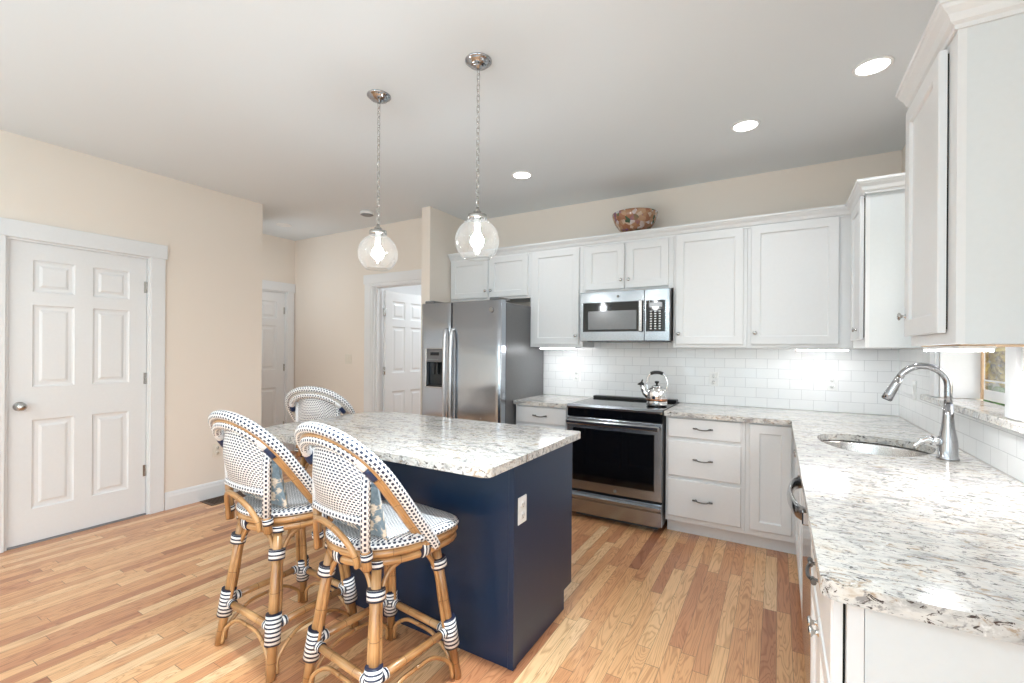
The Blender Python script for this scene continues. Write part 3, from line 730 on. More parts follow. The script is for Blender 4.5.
# ================================================================ COUNTERS
def rounded_poly(pts, radii, n=6):
    out = []; m = len(pts)
    for i, (p, r) in enumerate(zip(pts, radii)):
        p = Vector(p)
        if r <= 0: out.append(tuple(p)); continue
        a = (Vector(pts[i-1])-p).normalized(); b = (Vector(pts[(i+1) % m])-p).normalized()
        ang = a.angle(b); d = r/math.tan(ang/2); c = p+(a+b).normalized()*(r/math.sin(ang/2))
        v0 = p+a*d-c; v1 = p+b*d-c; a0 = math.atan2(v0.y, v0.x); a1 = math.atan2(v1.y, v1.x); da = (a1-a0+PI) % (2*PI)-PI
        for k in range(n+1): t = a0+da*k/n; out.append((c.x+r*math.cos(t), c.y+r*math.sin(t)))
    return out
def stone(name, poly, z0, z1, hole=None, r=.006, label='', cat='countertop'):
    bm = bmesh.new(); v = [bm.verts.new((x, y, z1)) for x, y in poly]; es = [bm.edges.new((v[i], v[(i+1) % len(v)])) for i in range(len(v))]
    if hole:
        h = [bm.verts.new((x, y, z1)) for x, y in hole]; es += [bm.edges.new((h[i], h[(i+1) % len(h)])) for i in range(len(h))]
    bmesh.ops.triangle_fill(bm, use_beauty=True, use_dissolve=False, edges=es)
    bmesh.ops.recalc_face_normals(bm, faces=bm.faces)
    for f_ in bm.faces:
        if f_.normal.z < 0: f_.normal_flip()
    fs = list(bm.faces); ret = bmesh.ops.extrude_face_region(bm, geom=fs)
    nv = [g for g in ret['geom'] if isinstance(g, bmesh.types.BMVert)]
    for q in nv: q.co.z = z0
    for q in [q for q in bm.verts if q not in nv]: pass
    bmesh.ops.recalc_face_normals(bm, faces=bm.faces)
    me = bpy.data.meshes.new(name); bm.to_mesh(me); bm.free(); me.materials.append(M['granite'])
    o = bpy.data.objects.new(name, me); COL.objects.link(o)
    md = o.modifiers.new('bevel', 'BEVEL'); md.width = r; md.segments = 3; md.limit_method = 'ANGLE'; md.angle_limit = math.radians(50)
    return tag(o, label, cat)
CE = 3.495; XE = .075
stone('countertop', rounded_poly([(-2.035, CE), (-1.508, CE), (-1.508, B-.009), (-2.035, B-.009)], [.012, .003, 0, 0]), CT-.035, CT, label='short granite countertop between refrigerator and range')
sink_pts = [(.178, 2.86), (.205, 3.0), (.30, 3.075), (.45, 3.07), (.585, 2.99), (.638, 2.87), (.610, 2.74), (.555, 2.63), (.485, 2.555), (.39, 2.53), (.28, 2.57), (.205, 2.70)]
hole = [(p.x, p.y) for p in catmull([(a, b, 0) for a, b in sink_pts], 4, True)]
stone('countertop', rounded_poly([(-.733, CE), (XE, CE), (XE, 1.083), (RX-.009, 1.083), (RX-.009, B-.009), (-.733, B-.009)], [.003, 0, .035, 0, 0, 0]), CT-.035, CT, hole, label='long L-shaped granite countertop holding the sink')
# sink
s = MB(); cxs = sum(p[0] for p in hole)/len(hole); cys = sum(p[1] for p in hole)/len(hole); n = len(hole); b0 = 0
rings = [(1.10, .8795), (1.035, .8792), (1.02, .865), (.99, .74), (.93, .705), (.80, .695), (.12, .690)]
for sc, z in rings:
    for p in hole: s.v.append((cxs+(p[0]-cxs)*sc, cys+(p[1]-cys)*sc, z))
for i in range(len(rings)-1):
    for k in range(n): k2 = (k+1) % n; s.face([i*n+k, i*n+k2, (i+1)*n+k2, (i+1)*n+k], None, True)
s.face([(len(rings)-1)*n+k for k in range(n)])
t = tag(s.build('kitchen_sink', M['sinksteel']), 'rounded undermount stainless sink set in the granite counter', 'sink')
MB().lathe([(0, .694), (.02, .694), (.04, .697), (.046, .6935)], (cxs, cys, 0), 20).build('drain', M['chrome'], t)
# faucet
fx, fy = .618, 2.585
t = thing('kitchen_faucet', 'tall chrome gooseneck faucet with pull-down spray beside the sink', 'faucet', (fx, fy, CT))
MB().lathe([(.036, CT+.0005), (.037, CT+.006), (.033, CT+.012), (.032, CT+.075), (.029, CT+.095), (.0225, CT+.13), (.0185, CT+.18), (.0160, CT+.235)], (fx, fy, 0), 24).build('body', M['fchrome'], t)
R0 = .082; cz = CT+.31
pts = [(fx, fy, CT+.235), (fx, fy, CT+.27)]+[(fx-R0+R0*math.cos(a), fy, cz+R0*math.sin(a)) for a in [PI*k/18 for k in range(0, 17)]]
s = MB().tube(pts, .0140, 14); s.build('gooseneck', M['fchrome'], t)
e = Vector(pts[-1]); dr = (Vector(pts[-1])-Vector(pts[-2])).normalized()
s = MB().tube([e+dr*.001, e+dr*.03, e+dr*.08, e+dr*.105], [.0155, .0165, .020, .021], 16); sp_ = s.build('spray_head', M['fchrome'], t)
MB().tube([e+dr*.1055, e+dr*.109], .018, 16).build('nozzle', M['black'], sp_)
s = MB().tube([(fx-.030, fy-.004, CT+.075), (fx-.055, fy-.012, CT+.078)], [.022, .020], 14); s.tube(catmull([(fx-.055, fy-.012, CT+.080), (fx-.085, fy-.02, CT+.072), (fx-.115, fy-.028, CT+.045)], 4), [.018]*3+[.014]*3+[.010]*3, 12, ell=.6)
s.build('lever_handle', M['chrome'], t)

# ================================================================ ISLAND
t = thing('kitchen_island', 'navy blue kitchen island with white outlet on its end', 'island', (-1.6, 2.0, 0))
IX = -.967; IL = -2.18
MB().box(IL, IX-.02, 1.682, 2.29, .10, DT).box(IL, IX-.02, 1.682, 2.21, 0, .10).build('body', M['navy'], t)
s = MB().prism([(1.684, 0), (2.212, 0), (2.212, .10), (2.31, .10), (2.31, DT), (1.684, DT)], 0, .0185)
s.v = [(IX-.0195+z, x, y) for x, y, z in s.v]; s.build('end_panel', M['navy'], t)
MB().box(IX-.024, IX+.0035, 1.672, 1.7005, .0, DT, .0015).build('corner_post', M['navy'], t)
MB().box(IL-.002, IX-.025, 1.676, 1.6815, .0, DT).build('back_panel', M['navy'], t)
for i in range(3):
    w_ = (IX-.03-IL)/3
    xf = Matrix.Translation((IL+w_*(i+1)-.01, 2.2905, .13)) @ Matrix(((-1, 0, 0, 0), (0, 1, 0, 0), (0, 0, 1, 0), (0, 0, 0, 1)))
    shaker(w_-.02, .73).build('door', M['navy'], t, xf)
stone('island_countertop', rounded_poly([(-2.53, 1.425), (-.935, 1.425), (-.935, 2.372), (-2.53, 2.372)], [.20, .035, .03, .20]), CT-.035, CT, label='speckled granite top on the navy island')
outlet('island_outlet', frame((IX+.0008, 1.745, .665), 'E'), 'white outlet on the navy end panel of the island')

# ================================================================ REFRIGERATOR
t = thing('refrigerator', 'stainless side-by-side refrigerator with dispenser in left door', 'refrigerator', (-2.5, 3.8, 0))
FX0, FXS, FX1, FYF = -2.915, -2.562, -2.030, 3.275
MB().box(FX0+.012, FX1-.012, FYF+.112, B-.03, .02, 1.775, .004).box(FX0+.03, FX1-.03, FYF+.14, B-.06, 0, .02).build('case', M['dark'], t)
MB().box(FX0+.012, FX1-.012, FYF+.085, FYF+.111, .03, 1.772).build('gasket', M['black'], t)
dl = MB()
def door_shell(x0, x1, z0, z1, hole=None):
    s = MB(); T = .085; N = 10
    def yy(u):  # gentle crown across the door
        e = min(u, 1-u)/.06; return FYF+(.014*(1-min(1, e))**2)
    us = sorted(set([k/N for k in range(N+1)]+[.015, .03, .05, .95, .97, .985]+([(hole[0]-x0)/(x1-x0), (hole[1]-x0)/(x1-x0)] if hole else [])))
    zs = sorted(set([z0, z0+.004, z1-.004, z1]+([hole[2], hole[3]] if hole else [])))
    idx = {}
    for i, u in enumerate(us):
        for j, z in enumerate(zs):
            idx[i, j] = len(s.v); s.v.append((x0+u*(x1-x0), yy(u)+(.004 if j in (0, len(zs)-1) else 0), z))
    for i in range(len(us)-1):
        for j in range(len(zs)-1):
            um = x0+(us[i]+us[i+1])/2*(x1-x0); zm = (zs[j]+zs[j+1])/2
            if hole and hole[0] < um < hole[1] and hole[2] < zm < hole[3]: continue
            s.face([idx[i, j], idx[i+1, j], idx[i+1, j+1], idx[i, j+1]], None, True)
    b = len(s.v); n_ = len(us); m_ = len(zs)
    per = [idx[i, 0] for i in range(n_)]+[idx[n_-1, j] for j in range(1, m_)]+[idx[i, m_-1] for i in range(n_-2, -1, -1)]+[idx[0, j] for j in range(m_-2, 0, -1)]
    bk = []
    for q in per: bk.append(len(s.v)); s.v.append((s.v[q][0], FYF+T-.0005, s.v[q][2]))
    for k in range(len(per)): k2 = (k+1) % len(per); s.face([per[k], per[k2], bk[k2], bk[k]])
    s.face(bk)
    if hole:
        h0 = len(s.v); hx0, hx1, hz0, hz1 = hole
        s.v += [(hx0, FYF, hz0), (hx1, FYF, hz0), (hx1, FYF, hz1), (hx0, FYF, hz1), (hx0, FYF+.07, hz0), (hx1, FYF+.07, hz0), (hx1, FYF+.07, hz1), (hx0, FYF+.07, hz1)]
        for k in range(4): s.face([h0+k, h0+(k+1) % 4, h0+4+(k+1) % 4, h0+4+k])
        s.face([h0+4, h0+5, h0+6, h0+7])
    return s
HO = (-2.855, -2.632, 1.005, 1.375)
d1 = door_shell(FX0, FXS-.004, .06, 1.79, HO).build('left_door', M['steel_z'], t)
d2 = door_shell(FXS+.004, FX1, .06, 1.79).build('right_door', M['steel_z'], t)
dd = MB(); x0, x1, z0, z1 = HO
for b in ((x0, x0+.01, z0, z1), (x1-.01, x1, z0, z1), (x0, x1, z0, z0+.012), (x0, x1, z1-.010, z1)): dd.box(b[0]+.0002, b[1]-.0002, FYF-.006, FYF+.012, b[2], b[3], .002)
dsp = dd.build('dispenser_surround', M['nickel'], d1)
MB().box(x0+.011, x1-.011, FYF-.004, FYF+.02, 1.245, z1-.011, .002).build('control_panel', M['dark'], d1)
MB().box(x0+.011, x1-.011, FYF+.055, FYF+.066, z0+.013, 1.244).box(x0+.06, x0+.085, FYF+.02, FYF+.05, 1.13, 1.24, .004).box(x0+.10, x0+.125, FYF+.02, FYF+.05, 1.13, 1.24, .004).box(x0+.011, x1-.011, FYF+.01, FYF+.054, z0+.013, z0+.022).build('dispenser_cavity', M['black'], d1)
MB().box(x0+.06, x1-.06, FYF-.0055, FYF-.0041, 1.305, 1.335).build('display', M['bglass'], d1)
s = MB()
for k in range(6): s.box(x0+.022+k*.023, x0+.036+k*.023, FYF-.0055, FYF-.0041, 1.262, 1.270)
s.build('buttons', M['rubber'], d1)
for dpar, hx in ((d1, FXS-.036), (d2, FXS+.033)):
    s = MB(); pts = catmull([(hx, FYF+.004, 1.545), (hx, FYF-.030, 1.530), (hx, FYF-.045, 1.42), (hx, FYF-.052, 1.12), (hx, FYF-.045, .80), (hx, FYF-.030, .64), (hx, FYF+.004, .62)], 5)
    s.tube(pts, .016, 12, up=(1, 0, 0), ell=.75); s.build('door_handle', M['satin'], dpar)
def round_logo(parent, c, r, facing):
    xf = frame(c, facing)
    b = MB().lathe([(r, 0), (r, .002), (r*.95, .003), (0, .003)], (0, 0, 0), 28, 'y').build('badge', M['dark'], parent, xf)
    s = MB()
    s.tube([(r*.86*math.cos(a), .0033, r*.86*math.sin(a)) for a in [2*PI*k/28 for k in range(28)]], r*.05, 6, closed=True)
    for k in range(4):
        a0 = k*PI/2+.3; s.tube([(r*(.86-.12*q/5)*math.cos(a0+q*.16), .0034, r*(.86-.30*q/5)*math.sin(a0+q*.16)) for q in range(6)], r*.045, 5)
    # intertwined script G and E
    s.tube(catmull([(-r*.05, .0034, r*.42), (-r*.35, .0034, r*.48), (-r*.50, .0034, r*.1), (-r*.36, .0034, -r*.25), (-r*.08, .0034, -r*.12), (-r*.12, .0034, r*.08), (-r*.05, .0034, -r*.45), (-r*.38, .0034, -r*.55)], 4), r*.055, 5)
    s.tube(catmull([(r*.48, .0034, r*.36), (r*.25, .0034, r*.50), (r*.08, .0034, r*.28), (r*.28, .0034, r*.04), (r*.05, .0034, -r*.2), (r*.22, .0034, -r*.48), (r*.50, .0034, -r*.30)], 4), r*.055, 5)
    s.build('emblem', M['nickel'], parent, xf)
round_logo(d2, (-2.125, FYF-.0005, 1.705), .024, 'S')
MB().box(FX0+.03, FX0+.13, FYF+.02, FYF+.20, 1.7905, 1.815, .004).box(FX1-.13, FX1-.03, FYF+.02, FYF+.20, 1.7905, 1.815, .004).build('hinge_cover', M['dark'], t)

# ================================================================ MICROWAVE
t = thing('microwave_oven', 'stainless over-the-range microwave with black glass window', 'microwave', (-1.12, 3.9, 1.44))
MX0, MX1, MY, MZ0, MZ1 = -1.503, -.745, 3.742, 1.443, 1.862
MB().box(MX0+.004, MX1-.004, MY+.038, B-.0095, MZ0+.004, MZ1-.003).build('case', M['dark'], t)
MXD = -.945
s = panel_mb(MXD-MX0-.002, MZ1-MZ0, .037, [(.028, MXD-MX0-.012, .078, .330)], [(.002, .003)], .003)
md = s.build('door', M['steel_m'], t, frame((MX0, MY+.037, MZ0), 'S'))
s = panel_mb(MX1-MXD-.002, MZ1-MZ0, .037, [(.012, MX1-MXD-.034, .075, .330)], [(.002, .003)], .003)
mc = s.build('control_fascia', M['steel_m'], t, frame((MXD+.001, MY+.037, MZ0), 'S'))
MB().box(MX0+.031, MXD-.014, MY+.0005, MY+.0025, MZ0+.081, MZ0+.327).build('glass', M['bglass'], md)
M['mesh'] = simple('oven_window_screen', (.16, .16, .165), .22, .3, var=.02)
MB().box(MX0+.075, MXD-.065, MY-.0002, MY+.0004, MZ0+.098, MZ0+.255).build('window_screen', M['mesh'], md)
s = MB().box(MXD-.040, MXD-.012, MY-.040, MY-.022, MZ0+.075, MZ0+.333, .006); s.box(MXD-.034, MXD-.018, MY-.022, MY-.0005, MZ0+.085, MZ0+.105); s.box(MXD-.034, MXD-.018, MY-.022, MY-.0005, MZ0+.30, MZ0+.32)
s.build('door_handle', M['fchrome'], md)
MB().box(MXD+.015, MX1-.037, MY+.0005, MY+.0025, MZ0+.078, MZ0+.327).build('control_panel', M['bglass'], mc)
s = MB()
for r_ in range(8):
    for c_ in range(3): s.box(MXD+.045+c_*.035, MXD+.060+c_*.035, MY-.0002, MY+.0004, MZ0+.095+r_*.020, MZ0+.103+r_*.020)
s.build('keypad', M['plate'], mc)
MB().box(MXD+.035, MX1-.06, MY-.0002, MY+.0004, MZ0+.275, MZ0+.31).build('display', M['mesh'], mc)
round_logo(md, ((MX0+MXD)/2+.06, MY-.0002, MZ0+.375), .012, 'S')
MB().box(MX0+.05, MX1-.05, MY+.05, MY+.30, MZ0-.006, MZ0+.0035).box(-1.27, -.98, MY+.02, MY+.06, MZ0-.012, MZ0+.0035).build('vent_underside', M['dark'], t)

# ================================================================ RANGE
t = thing('kitchen_range', 'stainless slide-in electric range with black glass door', 'range', (-1.12, 3.8, 0))
GX0, GX1, GY = -1.503, -.738, 3.462
MB().box(GX0+.003, GX1-.003, GY+.045, B-.02, .05, .905).box(GX0+.05, GX1-.05, GY+.10, B-.05, 0, .05).build('body', M['dark'], t)
ck = MB().box(GX0, GX1, GY+.040, B-.009, .9055, .922, .002).build('cooktop', M['bglass'], t)
s = MB().prism([(GY+.005, .893), (GY+.040, .893), (GY+.0395, .925), (GY+.022, .925), (GY+.002, .908)], GX0, GX1)
s.v = [(z, x, y) for x, y, z in s.v]; s.build('front_trim', M['steel_x'], t)
MB().box(GX0+.003, GX1-.003, GY+.016, GY+.044, .825, .892).build('control_band', M['bglass'], t)
MB().box(GX0+.01, GX1-.01, 4.055, 4.135, .9225, .942, .004).build('rear_vent', M['black'], t)
M['burner'] = simple('burner_ring_print', (.18, .18, .185), .15)
s = MB()
for (bx_, by_, br_) in ((-1.30, 3.66, .10), (-.93, 3.66, .10), (-1.30, 3.92, .08), (-.93, 3.92, .08)):
    b = len(s.v)
    for k in range(40):
        a = 2*PI*k/40
        for rr in (br_, br_-.003): s.v.append((bx_+rr*math.cos(a), by_+rr*math.sin(a), .9223))
    for k in range(40): k2 = (k+1) % 40; s.face([b+2*k, b+2*k2, b+2*k2+1, b+2*k+1])
s.build('burner_ring', M['burner'], ck)
MB().box(-1.20, -1.06, GY+.06, GY+.10, .9222, .9226).build('touch_controls', M['mesh'], ck)
xf = frame((GX0+.002, GY+.042, .238), 'S'); WW = GX1-GX0-.004
s = panel_mb(WW, .582, .042, [(.052, WW-.052, .072, .500)], [(.002, .003)], .004); od = s.build('oven_door', M['steel_x'], t, xf)
MB().box(GX0+.058, GX1-.058, GY+.0005, GY+.0025, .314, .735).build('oven_glass', M['bglass'], od)
s = MB().box(GX0+.012, GX1-.012, GY-.055, GY-.030, .770, .806, .009)
for hx in (GX0+.03, GX1-.062): s.box(hx, hx+.032, GY-.032, GY-.0005, .776, .800)
s.build('oven_handle', M['fchrome'], od)
round_logo(od, ((GX0+GX1)/2+.03, GY-.0004, .268), .013, 'S')
s = MB(); w0 = GX0+.002; w1 = GX1-.002
s.prism([(GY+.042, .050), (GY+.003, .050), (GY+.0, .054), (GY+.0, .155), (GY-.022, .178), (GY-.030, .180), (GY-.030, .198), (GY-.004, .212), (GY+.0, .222), (GY+.042, .226)], w0, w1)
s.v = [(z, x, y) for x, y, z in s.v]; s.build('storage_drawer', M['steel_x'], t)

# kettle on the rear right burner
kx, ky, kz = -.84, 3.735, .9228
t = thing('tea_kettle', 'shiny steel kettle with black grip standing on the range', 'kettle', (kx, ky, kz))
MB().lathe([(.060, kz), (.078, kz+.002), (.082, kz+.012), (.080, kz+.04), (.077, kz+.060), (.078, kz+.066), (.077, kz+.110), (.068, kz+.135), (.050, kz+.148), (.047, kz+.150)], (kx, ky, 0), 28).build('body', M['chrome'], t)
MB().lathe([(.079, kz+.038), (.0815, kz+.041), (.0815, kz+.056), (.079, kz+.059)], (kx, ky, 0), 28).build('copper_band', simple('copper_band', (.35, .17, .10), .2, 1), t)
ld = MB().lathe([(.047, kz+.1505), (.044, kz+.158), (.025, kz+.166), (0, kz+.168)], (kx, ky, 0), 24).build('lid', M['chrome'], t)
MB().lathe([(.007, kz+.168), (.009, kz+.178), (.018, kz+.186), (.018, kz+.196), (0, kz+.199)], (kx, ky, 0), 16).build('lid_knob', M['black'], ld)
sx = kx-.06
MB().tube(catmull([(sx-.005, ky-.01, kz+.075), (sx-.035, ky-.02, kz+.11), (sx-.048, ky-.025, kz+.15), (sx-.058, ky-.028, kz+.165)], 4), [.024]*4+[.018]*4+[.014]*5, 12).build('spout', M['chrome'], t)
s = MB().tube(catmull([(sx-.040, ky-.022, kz+.158), (sx-.058, ky-.028, kz+.172), (sx-.085, ky-.036, kz+.168)], 4), [.010, .014, .017, .018, .017, .014, .010, .006, .004], 10)
s.tube([(sx-.056, ky-.027, kz+.178), (sx-.050, ky-.026, kz+.20), (sx-.046, ky-.025, kz+.208)], [.008, .006, .004], 8); s.build('whistle', M['black'], t)
hp = catmull([(kx-.070, ky, kz+.125), (kx-.082, ky, kz+.17), (kx-.070, ky, kz+.225), (kx-.045, ky, kz+.258), (kx, ky, kz+.268), (kx+.045, ky, kz+.258), (kx+.070, ky, kz+.225), (kx+.082, ky, kz+.17), (kx+.070, ky, kz+.125)], 5)
hd = MB().tube(hp, .007, 10).build('handle', M['chrome'], t)
MB().tube(catmull([(kx-.048, ky, kz+.257), (kx-.02, ky, kz+.266), (kx+.02, ky, kz+.266), (kx+.048, ky, kz+.257)], 5), .0135, 12).build('grip', M['black'], hd)

# ceramic bowl on top of cabinets
bx, by, bz = -1.08, 3.93, 2.3625
t = thing('decorative_bowl', 'mosaic-patterned brown bowl on top of the cabinets', 'bowl', (bx, by, bz))
P = [(.085, bz+.014), (.13, bz+.045), (.170, bz+.10), (.188, bz+.15), (.192, bz+.178), (.186, bz+.180), (.180, bz+.15), (.160, bz+.10), (.12, bz+.05), (.07, bz+.03), (0, bz+.026)]
MB().lathe(P, (bx, by, 0), 48).build('bowl_shell', M['bowl'], t)
MB().lathe([(.090, bz-.0165), (.092, bz-.014), (.084, bz+.0), (.080, bz+.0138)], (bx, by, 0), 36).build('foot_ring', M['bowl_foot'], t)

# ================================================================ LIGHTS IN THE ROOM
# under-cabinet bars
for (x0, x1, y0, y1, lab) in ((-1.95, -1.60, 3.85, 3.885, 'glowing light bar under the narrow cabinet beside the microwave'),
                              (.11, .415, 3.85, 3.885, 'glowing light bar under the back corner cabinet'),
                              (.452, .53, 1.80, 2.18, 'glowing light bar under the near right cabinet')):
    t = thing('under_cabinet_light', lab, 'light', ((x0+x1)/2, (y0+y1)/2, 1.375))
    zt = 1.3888 if x0 < .44 else 1.3855
    MB().box(x0, x1, y0, y1, zt-.010, zt, .001).build('housing', M['plate'], t)
    MB().box(x0+.003, x1-.003, y0+.003, y1-.003, zt-.016, zt-.0105).build('diffuser', M['glow_strip'], t)
# recessed ceiling lights
def downlight(x, y, lab, lit=True, r=.068):
    t = thing('recessed_light', lab, 'ceiling light', (x, y, H), 'recessed ceiling lights' if lit else None)
    MB().lathe([(r+.016, H-.0005), (r+.014, H-.005), (r+.002, H-.007), (r, H-.0005)], (x, y, 0), 36).build('trim_ring', M['plate'], t)
    MB().lathe([(0, H-.0035), (r-.001, H-.0035), (r-.001, H-.001), (0, H-.001)], (x, y, 0), 36).build('lens', M['glow_down'] if lit else M['plate'], t)
    if lit: area('recessed_lamp', (x, y, H-.012), (0, 0, 0), .11, .11, 2.3, (.92, .97, 1), math.radians(130), 'DISK')
downlight(.396, 2.86, 'round lit ceiling downlight over the window counter, furthest right')
downlight(-.189, 3.22, 'round lit ceiling downlight in front of the corner wall cabinet, middle one of three')
downlight(-1.815, 3.24, 'round lit ceiling downlight right of the hanging pendants')
downlight(-4.955, 3.21, 'unlit round recessed light in the hall ceiling', False)
for (x, y) in ((-3.2, -1.2), (-1.4, -1.2)): area('overhead_fill_light', (x, y, H-.02), (0, 0, 0), .3, .3, 10, (.86, .95, 1), None, 'DISK')  # overhead fill added behind the camera, no fixtures modelled
area('bedroom_fill_light', (-3.3, 5.0, H-.02), (0, 0, 0), .3, .3, 22, (.86, .95, 1), None, 'DISK')  # unseen light added to lift the dark room past the open door
t = thing('smoke_detector', 'round white smoke detector on ceiling near the hall', 'smoke detector', (-3.715, 3.33, H))
MB().lathe([(.068, H-.0005), (.070, H-.012), (.064, H-.030), (.050, H-.036), (0, H-.037)], (-3.715, 3.33, 0), 32).build('housing', M['plate'], t)
MB().lathe([(.0655, H-.031), (.052, H-.0372), (.030, H-.0378), (.0, H-.038)], (-3.715, 3.33, 0), 24).build('sensor_cover', M['rubber'], t)

# pendants
def pendant(x, y, lab):
    t = thing('pendant_light', lab, 'pendant light', (x, y, H), 'glass globe pendants over the island')
    _cm = M['canopy']; MB().lathe([(.066, H-.0005), (.066, H-.004), (.058, H-.010), (.050, H-.012), (.048, H-.020), (.030, H-.026), (.014, H-.030), (.010, H-.040), (0, H-.042)], (x, y, 0), 36).build('canopy', _cm, t)
    zc = 1.90; R = .109; z = H-.040
    # chain of oval links
    s = MB(); k = 0; zb = zc+R+.055
    L = .034; nl = int(round((z-zb)/(L-.008))); step = (z-zb)/nl
    for i in range(nl):
        zm = z-step*(i+.5); h = step/2+.0045; w = .0078
        pts = []
        for q in range(12):
            a = 2*PI*q/12; cx_ = w*math.cos(a); cz_ = (h-w)*(1 if math.sin(a) > 0 else -1)*(1 if abs(math.sin(a)) > 1e-6 else 0)+w*math.sin(a)
            pts.append((x+cx_, y, zm+cz_) if i % 2 else (x, y+cx_, zm+cz_))
        s.tube(pts, .0019, 6, closed=True)
    s.build('chain', M['nickel'], t)
    MB().lathe([(.0, zb+.004), (.008, zb+.002), (.010, zb-.012), (.020, zb-.018), (.022, zb-.032), (.046, zb-.036), (.048, zb-.056), (.044, zb-.058), (.020, zb-.050), (.0, zb-.05)], (x, y, 0), 32).build('cap', M['nickel'], t)
    prof = []
    for q in range(25):
        a = math.radians(25+q*(180-25-38)/24); prof.append((R*math.sin(a), zc+R*math.cos(a)))
    prof.append((prof[-1][0]-.004, prof[-1][1]-.002)); prof.append((prof[-1][0]-.001, prof[-1][1]+.004))
    s = MB(); b = len(prof)
    n_ = 48
    for (r_, z_) in prof:
        for k in range(n_): a = 2*PI*k/n_; s.v.append((x+r_*math.cos(a), y+r_*math.sin(a), z_))
    for i in range(b-1):
        for k in range(n_): k2 = (k+1) % n_; s.face([i*n_+k, i*n_+k2, (i+1)*n_+k2, (i+1)*n_+k], None, True)
    s.build('glass_globe', M['globe'], t)
    MB().lathe([(0, zb-.051), (.017, zb-.051), (.017, zb-.085), (.013, zb-.09), (0, zb-.09)], (x, y, 0), 20).build('socket', M['plate'], t)
    MB().lathe([(0, zc-.034), (.012, zc-.032), (.022, zc-.025), (.030, zc-.012), (.033, zc+.002), (.030, zc+.016), (.022, zc+.029), (.014, zc+.040), (.012, zb-.0905)], (x, y, 0), 20).build('light_bulb', M['glow_bulb'], t)
pendant(-1.288, 1.852, 'glass globe pendant hanging nearer the camera, right one of the pair')
pendant(-1.953, 1.831, 'glass globe pendant hanging over the left half of the island')

